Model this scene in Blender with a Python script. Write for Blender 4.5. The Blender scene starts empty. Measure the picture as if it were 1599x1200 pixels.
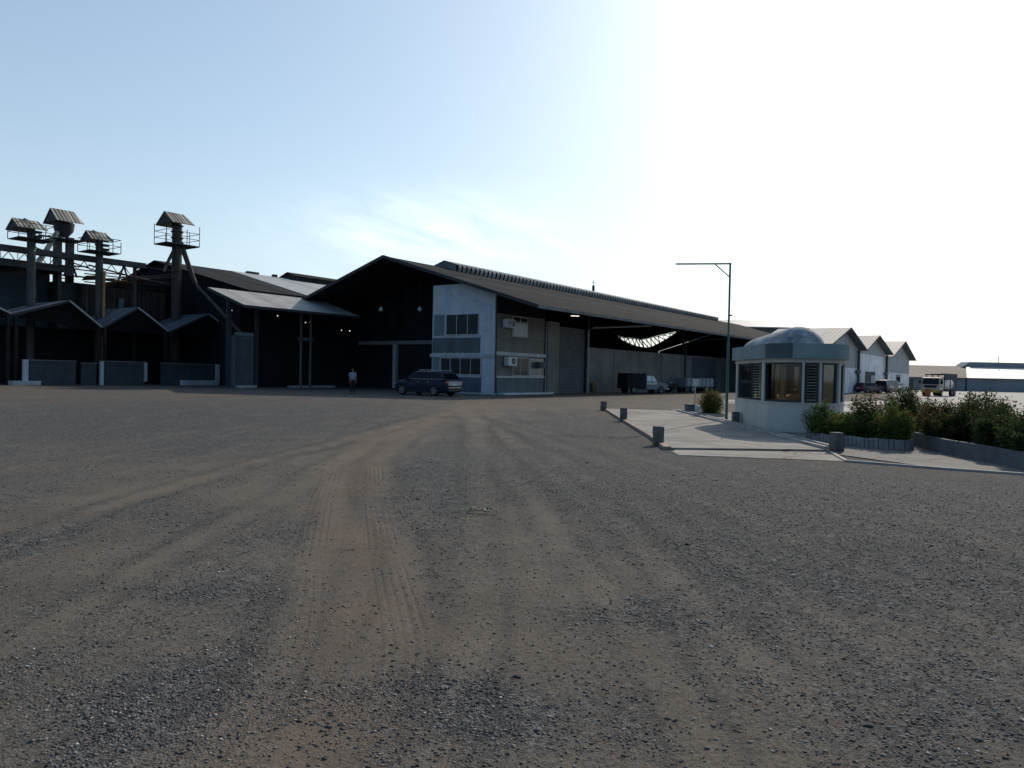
import bpy, bmesh, math, random
import numpy as np
from mathutils import Vector, Matrix, noise, geometry
random.seed(7); rng = np.random.default_rng(11)
PI = math.pi; R = math.radians
scene = bpy.context.scene
COL = scene.collection

# ------------------------------------------------------------------ helpers
class MB:
    """collects verts and faces, then links them as one mesh object"""
    def __init__(s): s.v = []; s.f = []
    def add(s, vs, fs):
        n = len(s.v); s.v += [tuple(p) for p in vs]; s.f += [tuple(i + n for i in f) for f in fs]; return s
    def box(s, x0, x1, y0, y1, z0, z1):
        return s.add([(x0,y0,z0),(x1,y0,z0),(x1,y1,z0),(x0,y1,z0),(x0,y0,z1),(x1,y0,z1),(x1,y1,z1),(x0,y1,z1)],
                     [(0,3,2,1),(4,5,6,7),(0,1,5,4),(1,2,6,5),(2,3,7,6),(3,0,4,7)])
    def obox(s, c, size, rz=0, rx=0, ry=0):
        M = Matrix.Translation(c) @ Matrix.Rotation(rz,4,'Z') @ Matrix.Rotation(ry,4,'Y') @ Matrix.Rotation(rx,4,'X')
        a,b,d = size[0]/2,size[1]/2,size[2]/2
        vs = [M @ Vector((i*a,j*b,k*d)) for k in(-1,1) for i,j in((-1,-1),(1,-1),(1,1),(-1,1))]
        return s.add(vs, [(0,3,2,1),(4,5,6,7),(0,1,5,4),(1,2,6,5),(2,3,7,6),(3,0,4,7)])
    def bar(s, p, q, w, h=None):
        """square bar from p to q"""
        h = h or w; p = Vector(p); q = Vector(q); d = q-p; L = d.length; d.normalize()
        up = Vector((0,0,1)) if abs(d.z) < .95 else Vector((1,0,0))
        a = d.cross(up).normalized(); b = a.cross(d).normalized()
        vs = [p+a*i*w/2+b*j*h/2 for i,j in((-1,-1),(1,-1),(1,1),(-1,1))] + [q+a*i*w/2+b*j*h/2 for i,j in((-1,-1),(1,-1),(1,1),(-1,1))]
        return s.add(vs, [(0,1,2,3),(7,6,5,4),(0,4,5,1),(1,5,6,2),(2,6,7,3),(3,7,4,0)])
    def tube(s, pts, r, n=10, cap=True):
        pts = [Vector(p) for p in pts]; rs = r if isinstance(r,(list,tuple)) else [r]*len(pts)
        vs = []; fs = []
        for i,p in enumerate(pts):
            d = (pts[min(i+1,len(pts)-1)]-pts[max(i-1,0)]).normalized()
            up = Vector((0,0,1)) if abs(d.z) < .95 else Vector((1,0,0))
            a = d.cross(up).normalized(); b = a.cross(d).normalized()
            for k in range(n):
                t = 2*PI*k/n; vs.append(p+(a*math.cos(t)+b*math.sin(t))*rs[i])
        for i in range(len(pts)-1):
            for k in range(n):
                fs.append((i*n+k, i*n+(k+1)%n, (i+1)*n+(k+1)%n, (i+1)*n+k))
        if cap:
            fs.append(tuple(range(n-1,-1,-1))); fs.append(tuple((len(pts)-1)*n+k for k in range(n)))
        return s.add(vs, fs)
    def lathe(s, prof, c=(0,0,0), n=20):
        """prof [(r,z)] round the z axis at c"""
        vs=[];fs=[]
        for r,z in prof:
            for k in range(n):
                t=2*PI*k/n; vs.append((c[0]+r*math.cos(t),c[1]+r*math.sin(t),c[2]+z))
        for i in range(len(prof)-1):
            for k in range(n): fs.append((i*n+k,i*n+(k+1)%n,(i+1)*n+(k+1)%n,(i+1)*n+k))
        fs.append(tuple(range(n-1,-1,-1))); fs.append(tuple((len(prof)-1)*n+k for k in range(n)))
        return s.add(vs,fs)
    def prism(s, poly, z0, z1):
        n=len(poly); vs=[(x,y,z0) for x,y in poly]+[(x,y,z1) for x,y in poly]
        return s.add(vs,[tuple(range(n-1,-1,-1)),tuple(range(n,2*n))]+[(i,(i+1)%n,n+(i+1)%n,n+i) for i in range(n)])
    def slab(s, pts, t, d=(0,0,-1)):
        """polygon of 3-D points thickened by t along d"""
        n=len(pts); o=Vector(d)*t; vs=[Vector(p) for p in pts]+[Vector(p)+o for p in pts]
        return s.add(vs,[tuple(range(n)),tuple(range(2*n-1,n-1,-1))]+[(i,n+i,n+(i+1)%n,(i+1)%n) for i in range(n)])
    def rough_edge(s, poly, z0, z1, step=.35, amp=.05):
        P=[]
        for i,(x,y) in enumerate(poly):
            x2,y2=poly[(i+1)%len(poly)]; k=max(1,int(math.hypot(x2-x,y2-y)/step))
            for q in range(k):
                a=x+(x2-x)*q/k; b=y+(y2-y)*q/k; P.append((a+amp*noise.noise(Vector((a*2.3,b*2.3,0))),b+amp*noise.noise(Vector((a*2.1,b*2.1,9)))))
        return s.prism(P,z0,z1)
    def build(s, name, m, parent=None, smooth=False):
        me=bpy.data.meshes.new(name); me.from_pydata(s.v,[],s.f); me.update()
        bm=bmesh.new(); bm.from_mesh(me); bmesh.ops.recalc_face_normals(bm,faces=bm.faces); bm.to_mesh(me); bm.free()
        if smooth:
            for p in me.polygons: p.use_smooth=True
            me.set_sharp_from_angle(angle=R(40))
        if m: me.materials.append(m)
        o=bpy.data.objects.new(name,me); COL.objects.link(o)
        if parent is not None: o.parent=parent
        return o

def thing(name,label,cat,loc=(0,0,0),rz=0,group=None):
    o=bpy.data.objects.new(name,None); COL.objects.link(o); o.location=loc; o.rotation_euler=(0,0,rz)
    o.empty_display_size=.3; return tag(o,label,cat,group)
def tag(o,label,cat,group=None):
    o['label']=label; o['category']=cat
    if group: o['group']=group
    return o
def struct(o): o['kind']='structure'; return o
def copy_tree(o,parent=None):
    c=o.copy(); COL.objects.link(c)
    if parent is not None: c.parent=parent
    for ch in list(o.children): copy_tree(ch,c)
    return c

# ------------------------------------------------------------------ materials
MATS={}
def mat(name,col,rough=.85,spec=.25,metal=0,var=.25,scale=1.5,dirt=None,dirt_amt=.5,streak=0,bump=0,bscale=8,corr=None,sheet=None,sheet2=None,coat=0,rust=None,rust_amt=.5,crack=0):
    """procedural surface: base colour with patchy noise, streaky stains, corrugation bump"""
    if name in MATS: return MATS[name]
    m=bpy.data.materials.new(name); m.use_nodes=True; nt=m.node_tree; N=nt.nodes; L=nt.links
    b=N['Principled BSDF']; b.inputs['Roughness'].default_value=rough; b.inputs['Specular IOR Level'].default_value=spec; b.inputs['Metallic'].default_value=metal
    b.inputs['Coat Weight'].default_value=coat; b.inputs['Coat Roughness'].default_value=.08
    tc=N.new('ShaderNodeTexCoord'); co=tc.outputs['Object']
    def nz(sc,det=5,vec=co,rg=.6):
        n=N.new('ShaderNodeTexNoise'); n.inputs['Scale'].default_value=sc; n.inputs['Detail'].default_value=det; n.inputs['Roughness'].default_value=rg; L.new(vec,n.inputs['Vector']); return n.outputs['Fac']
    def ramp(f,a,c):
        r=N.new('ShaderNodeMapRange'); r.inputs['From Min'].default_value=a; r.inputs['From Max'].default_value=c; L.new(f,r.inputs['Value']); return r.outputs['Result']
    def mixc(f,A,B,mode='MIX'):
        x=N.new('ShaderNodeMix'); x.data_type='RGBA'; x.blend_type=mode
        if isinstance(f,(float,int)): x.inputs[0].default_value=f
        else: L.new(f,x.inputs[0])
        for i,v in((6,A),(7,B)):
            if isinstance(v,tuple): x.inputs[i].default_value=(*v,1) if len(v)==3 else v
            else: L.new(v,x.inputs[i])
        return x.outputs[2]
    lo=tuple(c*(1-var) for c in col); hi=tuple(min(1,c*(1+var)) for c in col)
    c=mixc(ramp(nz(scale),.3,.7),lo,hi)
    for sheet in [q for q in (sheet,sheet2) if q]:   # sheet to sheet change of tone along an axis
        ax,w,am=sheet
        sx=N.new('ShaderNodeSeparateXYZ'); L.new(co,sx.inputs[0])
        d=N.new('ShaderNodeMath'); d.operation='DIVIDE'; L.new(sx.outputs[ax],d.inputs[0]); d.inputs[1].default_value=w
        fl=N.new('ShaderNodeMath'); fl.operation='FLOOR'; L.new(d.outputs[0],fl.inputs[0])
        wn=N.new('ShaderNodeTexWhiteNoise'); wn.noise_dimensions='1D'; L.new(fl.outputs[0],wn.inputs['W'])
        c=mixc(am,c,mixc(wn.outputs['Value'],tuple(x*.35 for x in col),tuple(min(1,x*1.5) for x in col)))
    if dirt:
        c=mixc(ramp(nz(scale*.6,8),.62-.25*dirt_amt,.78),c,dirt)
    if rust:
        c=mixc(ramp(nz(scale*1.7,9,rg=.75),.68-.25*rust_amt,.72),c,rust)
    if streak:
        mp=N.new('ShaderNodeMapping'); mp.inputs['Scale'].default_value=(3.2,3.2,.16); L.new(co,mp.inputs['Vector'])
        c=mixc(ramp(nz(1.4,6,mp.outputs['Vector']),.5,.85),c,tuple(x*(1-streak) for x in col))
    if crack:
        mp=N.new('ShaderNodeMapping'); L.new(co,mp.inputs['Vector']); wv=N.new('ShaderNodeVectorMath'); wv.operation='ADD'
        nn=N.new('ShaderNodeTexNoise'); nn.inputs['Scale'].default_value=1.3; nn.inputs['Detail'].default_value=5; L.new(co,nn.inputs['Vector']); sc=N.new('ShaderNodeVectorMath'); sc.operation='SCALE'; sc.inputs['Scale'].default_value=.9; L.new(nn.outputs['Color'],sc.inputs[0])
        L.new(mp.outputs[0],wv.inputs[0]); L.new(sc.outputs[0],wv.inputs[1])
        vv=N.new('ShaderNodeTexVoronoi'); vv.feature='DISTANCE_TO_EDGE'; vv.inputs['Scale'].default_value=crack; L.new(wv.outputs[0],vv.inputs['Vector'])
        c=mixc(ramp(vv.outputs['Distance'],.012,.004),c,tuple(x*.35 for x in col))
    L.new(c,b.inputs['Base Color'])
    hgt=None
    if corr:
        w=N.new('ShaderNodeTexWave'); w.wave_type='BANDS'; w.bands_direction='XYZ'[corr[0]]; w.inputs['Scale'].default_value=.314/corr[1]; L.new(co,w.inputs['Vector'])
        bp=N.new('ShaderNodeBump'); bp.inputs['Strength'].default_value=corr[2]; bp.inputs['Distance'].default_value=.04; L.new(w.outputs['Fac'],bp.inputs['Height']); hgt=bp
    if bump:
        bp=N.new('ShaderNodeBump'); bp.inputs['Strength'].default_value=bump; bp.inputs['Distance'].default_value=.02; L.new(nz(bscale,6),bp.inputs['Height'])
        if hgt: L.new(hgt.outputs[0],bp.inputs['Normal'])
        hgt=bp
    if hgt: L.new(hgt.outputs[0],b.inputs['Normal'])
    MATS[name]=m; return m
def glass_dark(name,col=(.010,.014,.018),rough=.08,spec=.18):
    return mat(name,col,rough=rough,spec=spec,var=.2)
def glass_clear(name,tint=(.75,.8,.8),refl=.1):
    if name in MATS: return MATS[name]
    m=bpy.data.materials.new(name); m.use_nodes=True; nt=m.node_tree; N=nt.nodes; L=nt.links; N.remove(N['Principled BSDF'])
    t=N.new('ShaderNodeBsdfTransparent'); t.inputs[0].default_value=(*tint,1)
    g=N.new('ShaderNodeBsdfGlossy'); g.inputs['Roughness'].default_value=.05
    f=N.new('ShaderNodeFresnel'); f.inputs['IOR'].default_value=1.45
    x=N.new('ShaderNodeMixShader'); L.new(f.outputs[0],x.inputs[0]); L.new(t.outputs[0],x.inputs[1]); L.new(g.outputs[0],x.inputs[2]); L.new(x.outputs[0],N['Material Output'].inputs[0])
    MATS[name]=m; return m
def lamp_mat(name,col,st):
    m=bpy.data.materials.new(name); m.use_nodes=True; b=m.node_tree.nodes['Principled BSDF']
    b.inputs['Emission Color'].default_value=(*col,1); b.inputs['Emission Strength'].default_value=st; return m

M_roof_main=mat('aged_roof_sheet',(.041,.041,.041),rough=.95,spec=.04,var=.3,scale=.5,sheet=(0,.85,.35),rust=(.085,.056,.043),rust_amt=.5,corr=(0,.42,.7),sheet2=(1,1.35,.45))
M_roof_dark=mat('dark_roof_sheet',(.04,.04,.04),rough=.95,spec=.05,var=.35,scale=.5,corr=(0,.5,.6),sheet=(0,.9,.3))
M_roof_pale=mat('pale_roof_sheet',(.44,.435,.41),rough=.6,var=.15,scale=.7,sheet=(0,1.1,.45),corr=(0,.5,.6),rust=(.16,.12,.1),rust_amt=.25)
M_roof_canopy=mat('canopy_roof_sheet',(.40,.385,.35),rough=.7,var=.2,scale=.9,sheet=(0,.8,.2),corr=(0,.4,.9))
M_roof_slate=mat('slate_grey_sheet',(.12,.135,.15),rough=.7,var=.25,scale=.8,sheet=(1,.8,.2),corr=(1,.4,.8))
M_barge=mat('sunlit_barge_board',(.42,.4,.36),var=.25,scale=2)
M_vent=mat('ridge_vent_sheet',(.17,.19,.19),rough=.6,var=.3,scale=1,rust=(.12,.08,.06),rust_amt=.3)
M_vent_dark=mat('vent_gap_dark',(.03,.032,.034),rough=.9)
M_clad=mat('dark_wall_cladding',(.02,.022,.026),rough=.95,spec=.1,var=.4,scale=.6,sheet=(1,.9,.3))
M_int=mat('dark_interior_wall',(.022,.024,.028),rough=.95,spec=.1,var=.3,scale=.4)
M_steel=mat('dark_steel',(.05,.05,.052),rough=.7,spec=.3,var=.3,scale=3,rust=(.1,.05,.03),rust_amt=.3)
M_steel_l=mat('light_painted_steel',(.36,.37,.37),rough=.6,var=.2,scale=2)
M_white=mat('whitewashed_concrete',(.58,.61,.63),var=.12,scale=.9,streak=.25,dirt=(.42,.42,.4),dirt_amt=.35,bump=.3,bscale=3)
M_trim=mat('pale_trim_concrete',(.5,.51,.5),var=.15,scale=1.5,streak=.25)
M_grey=mat('grey_rendered_wall',(.185,.18,.155),var=.2,scale=.8,streak=.3,bump=.3,bscale=4)
M_grey_d=mat('dark_grey_panel',(.13,.15,.155),var=.2,scale=.9,streak=.25)
M_green=mat('grey_green_panel',(.2,.24,.235),var=.15,scale=1)
M_block=mat('concrete_block_wall',(.2,.195,.18),var=.22,scale=.5,streak=.4,dirt=(.1,.1,.095),dirt_amt=.4,bump=.4,bscale=2)
M_shut=mat('roller_shutter_metal',(.12,.125,.13),rough=.6,var=.2,scale=.7,corr=(2,.12,1))
M_glass=glass_dark('dark_window_glass')
M_curtain=mat('pale_window_curtain',(.55,.57,.55),var=.12,scale=4)
M_acw=mat('white_appliance_plastic',(.6,.6,.57),rough=.5,var=.08)
M_black=mat('black_plastic',(.02,.02,.022),rough=.5,var=.2)
M_rubber=mat('tyre_rubber',(.018,.018,.018),rough=.9,var=.2)
M_rim=mat('alloy_rim',(.3,.3,.31),rough=.35,metal=.7,var=.1)
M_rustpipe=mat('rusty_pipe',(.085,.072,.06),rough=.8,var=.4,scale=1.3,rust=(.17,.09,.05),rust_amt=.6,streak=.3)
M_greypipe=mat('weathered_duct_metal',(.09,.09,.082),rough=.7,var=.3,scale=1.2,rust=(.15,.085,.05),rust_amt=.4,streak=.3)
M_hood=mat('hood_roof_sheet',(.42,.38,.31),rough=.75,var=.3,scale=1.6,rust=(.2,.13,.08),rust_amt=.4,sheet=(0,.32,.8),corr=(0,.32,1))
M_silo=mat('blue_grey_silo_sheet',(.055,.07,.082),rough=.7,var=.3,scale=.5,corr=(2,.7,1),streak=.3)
M_rustwall=mat('rust_brown_sheet',(.065,.052,.045),rough=.85,var=.4,scale=.8,sheet=(0,.4,.5),rust=(.11,.06,.035),rust_amt=.5)
M_lowwall=mat('blue_grey_low_wall',(.062,.072,.077),var=.25,scale=1,streak=.35)
M_conc=mat('driveway_concrete',(.275,.252,.22),crack=.34,var=.28,scale=.8,dirt=(.15,.135,.115),dirt_amt=.85,bump=.35,bscale=12)
M_conc2=mat('pavement_concrete',(.16,.15,.138),crack=.5,var=.25,scale=.7,dirt=(.12,.115,.11),dirt_amt=.7,bump=.4,bscale=14)
M_yard=mat('yard_concrete',(.36,.335,.30),var=.15,scale=.12,dirt=(.3,.28,.25),dirt_amt=.5,bump=.2,bscale=5)
M_kerb=mat('kerb_concrete',(.40,.375,.34),var=.22,scale=3,dirt=(.2,.19,.17),dirt_amt=.5,bump=.3)
M_kerbred=mat('reddish_kerb_edge',(.34,.25,.2),var=.3,scale=3,dirt=(.2,.17,.15),dirt_amt=.6,bump=.4)
M_boll=mat('mossy_bollard_concrete',(.14,.14,.13),var=.4,scale=6,dirt=(.05,.052,.048),dirt_amt=.7,bump=.6,bscale=20)
M_booth=mat('pale_booth_render',(.6,.575,.50),var=.12,scale=1.2,streak=.3,dirt=(.42,.44,.42),dirt_amt=.25,bump=.15,bscale=10)
M_fascia=mat('blue_green_fascia_paint',(.25,.315,.305),var=.15,scale=1.5,streak=.3,dirt=(.16,.2,.2),dirt_amt=.4)
M_fasc_d=mat('dark_fascia_panel',(.1,.13,.14),var=.2,scale=2)
M_beam=mat('cream_lintel_paint',(.55,.5,.42),var=.12,scale=2)
M_dome=mat('stained_dome_concrete',(.40,.42,.42),var=.3,scale=3.,dirt=(.08,.1,.125),dirt_amt=.85,rust=(.07,.09,.11),rust_amt=.75,bump=.5,bscale=6)
M_frame=mat('bare_aluminium_frame',(.5,.5,.49),rough=.45,var=.1)
M_wood=mat('brown_wood_door',(.34,.21,.115),rough=.6,var=.25,scale=3)
M_tan=mat('tan_upholstery',(.45,.27,.15),rough=.8,var=.2,scale=5)
M_pole=mat('green_lamp_post_paint',(.06,.16,.13),rough=.5,var=.25,scale=3)
M_shedw=mat('shed_white_sheet',(.78,.80,.80),var=.18,scale=.6,streak=.4,dirt=(.36,.37,.36),dirt_amt=.5,corr=(0,.5,.4))
M_shedg=mat('shed_grey_sheet',(.38,.41,.40),var=.15,scale=.5,streak=.3,corr=(0,.5,.5))
M_shedr=mat('shed_beige_roof',(.42,.38,.34),rough=.7,var=.14,scale=.4,sheet=(1,.9,.15),corr=(1,.5,.5))
M_farw=mat('far_hazed_blue_grey_wall',(.28,.31,.325),var=.12,scale=.3,sheet=(0,3,.15))  # wall colour lifted paler to stand in for distance haze
M_farrb=mat('far_brown_roof',(.23,.185,.155),var=.15,scale=.2,sheet=(0,1.2,.15))
M_farrw=mat('far_bright_roof',(.6,.58,.54),rough=.5,var=.08,scale=.2,sheet=(0,1.4,.08))

# ------------------------------------------------------------------ camera, light, sky
cam=bpy.data.cameras.new('camera'); co=bpy.data.objects.new('camera',cam); COL.objects.link(co)
co.matrix_world=Matrix.Translation((0,0,1.6)) @ Matrix.Rotation(R(90-.83),4,'X') @ Matrix.Rotation(R(1.2),4,'Z')
cam.sensor_width=36; cam.lens=36*1142/1599; cam.clip_end=6000; scene.camera=co
SUN_AZ,SUN_EL=R(31),R(31)
sd=Vector((math.sin(SUN_AZ)*math.cos(SUN_EL),math.cos(SUN_AZ)*math.cos(SUN_EL),math.sin(SUN_EL)))
sl=bpy.data.lights.new('sun','SUN'); sl.energy=2.9; sl.angle=R(.53); sl.color=(1,.88,.74)
so=bpy.data.objects.new('sun',sl); COL.objects.link(so); so.rotation_euler=(-sd).to_track_quat('-Z','Y').to_euler()
w=bpy.data.worlds.new('World'); scene.world=w; w.use_nodes=True; nt=w.node_tree; N=nt.nodes; L=nt.links
bg=N['Background']; bg.inputs['Strength'].default_value=.12
sky=N.new('ShaderNodeTexSky'); sky.sky_type='NISHITA'; sky.sun_disc=False; sky.sun_elevation=SUN_EL; sky.sun_rotation=SUN_AZ
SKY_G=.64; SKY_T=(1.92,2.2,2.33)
sky.air_density=1.0; sky.dust_density=1.4; sky.ozone_density=1.2
def wmath(op,a,b=None):
    n=N.new('ShaderNodeMath'); n.operation=op
    for i,v in enumerate((a,b)):
        if v is None: continue
        if isinstance(v,(int,float)): n.inputs[i].default_value=v
        else: L.new(v,n.inputs[i])
    return n.outputs[0]
tc=N.new('ShaderNodeTexCoord'); sx=N.new('ShaderNodeSeparateXYZ'); L.new(tc.outputs['Generated'],sx.inputs[0])
az=wmath('ARCTAN2',sx.outputs[0],sx.outputs[1]); el=wmath('ARCSINE',sx.outputs[2])
cv=N.new('ShaderNodeCombineXYZ'); L.new(wmath('MULTIPLY',az,5.),cv.inputs[0]); L.new(wmath('ADD',wmath('MULTIPLY',el,19.),wmath('MULTIPLY',az,5.)),cv.inputs[1])
cn=N.new('ShaderNodeTexNoise'); cn.inputs['Scale'].default_value=1.6; cn.inputs['Detail'].default_value=7; cn.inputs['Roughness'].default_value=.55; L.new(cv.outputs[0],cn.inputs['Vector'])
def gauss(x,c,s):
    d=wmath('DIVIDE',wmath('SUBTRACT',x,c),s); return wmath('EXPONENT',wmath('MULTIPLY',wmath('MULTIPLY',d,d),-1.))
mask=wmath('MULTIPLY',gauss(az,R(-5.),R(9.5)),gauss(el,R(10.4),R(2.6)))
cr=N.new('ShaderNodeMapRange'); cr.inputs['From Min'].default_value=.33; cr.inputs['From Max'].default_value=.66; L.new(cn.outputs['Fac'],cr.inputs['Value'])
cf=wmath('MULTIPLY',mask,cr.outputs['Result'])
cm=N.new('ShaderNodeMix'); cm.data_type='RGBA'; L.new(wmath('MULTIPLY',cf,.8),cm.inputs[0]); L.new(sky.outputs[0],cm.inputs[6]); cm.inputs[7].default_value=(14,14.4,14.8,1)
gm=N.new('ShaderNodeGamma'); gm.inputs['Gamma'].default_value=SKY_G; L.new(cm.outputs[2],gm.inputs['Color'])
ml=N.new('ShaderNodeMix'); ml.data_type='RGBA'; ml.blend_type='MULTIPLY'; ml.inputs[0].default_value=1; ml.inputs[7].default_value=(*SKY_T,1); L.new(gm.outputs[0],ml.inputs[6]); # pale haze low over the horizon, unseen rear sky dimmed blue to darken shaded faces
hz=wmath('MULTIPLY',wmath('EXPONENT',wmath('MULTIPLY',wmath('MAXIMUM',el,0.),-7.)),.55)
hm=N.new('ShaderNodeMix'); hm.data_type='RGBA'; L.new(hz,hm.inputs[0]); L.new(ml.outputs[2],hm.inputs[6]); hm.inputs[7].default_value=(7.2,8.0,8.6,1)
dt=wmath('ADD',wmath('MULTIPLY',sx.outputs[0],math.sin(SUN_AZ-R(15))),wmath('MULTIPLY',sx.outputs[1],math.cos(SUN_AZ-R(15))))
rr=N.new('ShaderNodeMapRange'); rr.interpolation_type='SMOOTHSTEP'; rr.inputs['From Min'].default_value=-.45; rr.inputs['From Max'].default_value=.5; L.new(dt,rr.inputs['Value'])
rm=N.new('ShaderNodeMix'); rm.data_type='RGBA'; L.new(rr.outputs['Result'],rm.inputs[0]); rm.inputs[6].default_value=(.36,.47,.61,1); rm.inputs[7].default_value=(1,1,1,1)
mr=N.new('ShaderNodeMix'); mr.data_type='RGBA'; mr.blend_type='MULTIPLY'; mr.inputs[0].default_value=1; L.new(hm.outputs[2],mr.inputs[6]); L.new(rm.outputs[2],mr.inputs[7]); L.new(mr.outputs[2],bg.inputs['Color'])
vs=scene.view_settings; vs.view_transform='Standard'; vs.look='None'; vs.exposure=0; vs.gamma=1; vs.use_curve_mapping=False
scene.cycles.max_bounces=6; scene.cycles.transparent_max_bounces=12

# ------------------------------------------------------------------ ground
TR1=[(-.7,2.0),(-.88,4.31),(-1.08,5.18),(-1.44,6.7),(-1.96,9.03),(-2.7,12.89),(-2.93,16.47),(-2.71,21.59),(-2.09,30.34),(-1.4,42)]
TR2=[(.5,2.0),(.4,3.22),(.34,4.38),(.24,5.77),(.03,7.7),(-.22,10.3),(-.62,15.53),(-.98,27.08),(-.9,36)]
TR3=[(1.75,2),(1.77,4.69),(1.63,6.98),(1.43,9.96),(1.15,15.89),(.5,28)]
ELL=[(-1.15,12,1.0,5.2,.8),(2.6,20,2.2,10,.9),(3.9,10.5,3.3,3.6,.8),(2.2,7.3,1.,1.5,.6),(-.48,3.7,.6,.3,.6),(-1.8,3.6,.8,.42,.55),(-11,24,9,11,.9),(-4.4,6.5,.5,1.1,.6),(.25,3.4,.5,.35,.6),(4.3,7.2,1.4,1.8,.6),(-2.2,5.2,.8,.35,.5),(8,9,3,4,.7),(1.0,4.9,.6,.35,.5),(2.1,3.6,.6,.5,.4)]
RUTS=[[(2.21,1.5),(2.21,3.13),(2.2,4.09),(2.12,5.4),(1.88,7.0),(1.62,9.01),(1.11,12.21),(.32,16.43),(-.74,22.17),(-1.66,27.67),(-2.6,34)],
 [(.95,1.5),(.91,3.0),(.85,3.85),(.74,5.01),(.54,7.15),(.22,10.36),(-.36,14.94),(-1.08,21.28),(-1.7,30)],
 [(-.27,1.5),(-.26,2.98),(-.24,3.88),(-.23,4.95),(-.29,6.81),(-.41,9.72),(-.71,15.51),(-1.2,26)],
 [(-4.3,3),(-4.43,6.43),(-4.49,7.92),(-4.49,10.3),(-4.22,13.1),(-3.75,16.6),(-3.17,22.86),(-2.16,31.38)],
 [(-2.75,2),(-2.82,4.1),(-2.88,5.53),(-2.89,7.41),(-2.93,9.66),(-3.0,12.83),(-2.84,18.2),(-2.3,26.61)],
 [(4.4,3),(4.25,6.07),(4.14,7.79),(3.63,10.24),(2.55,14.33),(.92,20.18),(-.68,27.19)],
 [(1.45,1.5),(1.5,3.1),(1.42,5.2),(1.2,7.6),(.85,10.5),(.2,15.5),(-.9,23)],
 [(3.2,3),(3.1,5.5),(2.8,8.2),(2.2,11.6),(1.2,16),(-.2,23)],
 [(-1.25,3.5),(-1.42,5.2),(-1.75,7),(-2.3,9.4),(-3.0,13),(-3.25,17),(-3.0,22)],
 [(-.6,3.5),(-.75,5.2),(-1.05,7),(-1.6,9.2),(-2.3,12.8),(-2.55,16.5),(-2.3,22)]]
RT=[[float(np.interp(k*.05,[q[1] for q in T],[q[0] for q in T])) for k in range(800)] for T in RUTS]
RE=[(T[0][1],T[-1][1]) for T in RUTS]
def rut_at(x,y):
    if y<1 or y>36: return 0.
    k=int(y*20); r=0.; w_=.07+.008*y
    for T,(a,b) in zip(RT,RE):
        d=abs(x-T[k]+.05*math.sin(y*1.3+T[0]*5))
        if d<w_*3:
            f=min(1,max(0,(b-y)/5),max(0,(y-a+.6)))*(.35+.65*abs(math.sin(y*.55+T[3]*3)))
            r+=f*(math.exp(-(d/w_)**2)-.75*math.exp(-((d-1.7*w_)/(.55*w_))**2))
    return max(-1,min(1,r))
def track_d(T,x,y):
    ys=[p[1] for p in T]; xs=[p[0] for p in T]
    return x-float(np.interp(y,ys,xs))
def dirt_at(x,y):
    n=noise.fractal(Vector((x*.55,y*.3,3.1)),1.,2.,4)*.3+noise.fractal(Vector((x*1.7,y*1.1,7.7)),1.,2.,3)*.28
    d=.68+n
    for cx,cy,rx,ry,a in ELL:
        q=((x-cx)/rx)**2+((y-cy)/ry)**2
        if q<6: d-=a*math.exp(-q*.9)
    if y<44:
        d+=.5*math.exp(-(track_d(TR1,x,y)/(.42+.03*y))**2)
        d+=.22*math.exp(-(track_d(TR2,x,y)/(.22+.02*y))**2)
        d+=.1*math.exp(-(track_d(TR3,x,y)/.25)**2)
    return max(0,min(1,d+.17*rut_at(x,y)))
def dense(a,b,s): return list(np.arange(a,b,s))
gx=[-2500,-900,-400,-200,-120,-80,-55]+dense(-40,-12,1.)+dense(-12,-6,.25)+dense(-6,6,.08)+dense(6,14,.3)+dense(14,40,1.)+[40,55,80,120,200,400,900,2500]
gy=[-400,-100,-30,-8]+dense(0,10,.16)+dense(10,20,.35)+dense(20,62,.8)+[62,75,100,150,250,500,1000,2500]
H={}
vs_=[];at=[];lat=[];rut=[]
for y in gy:
    for x in gx:
        near=max(0,min(1,(13-y)/3))*max(0,min(1,(6.5-abs(x))/2))
        z=(noise.fractal(Vector((x*.5,y*.5,1.3)),1.,2.,3)*.02-.012)*near
        vs_.append((x,y,min(z,0))); at.append(dirt_at(x,y)); rut.append(rut_at(x,y)); lat.append(max(-9,min(9,track_d(TR1,x,y))) if y<44 else 9)
nx=len(gx); fs_=[(j*nx+i,j*nx+i+1,(j+1)*nx+i+1,(j+1)*nx+i) for j in range(len(gy)-1) for i in range(nx-1)]
me=bpy.data.meshes.new('ground'); me.from_pydata(vs_,[],fs_); me.update()
for nm,arr in(('dirt',at),('lateral',lat),('rut',rut)):
    a=me.attributes.new(nm,'FLOAT','POINT'); a.data.foreach_set('value',np.array(arr,dtype=np.float32))
for p in me.polygons: p.use_smooth=True
ground=bpy.data.objects.new('ground',me); COL.objects.link(ground); struct(ground)
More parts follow.
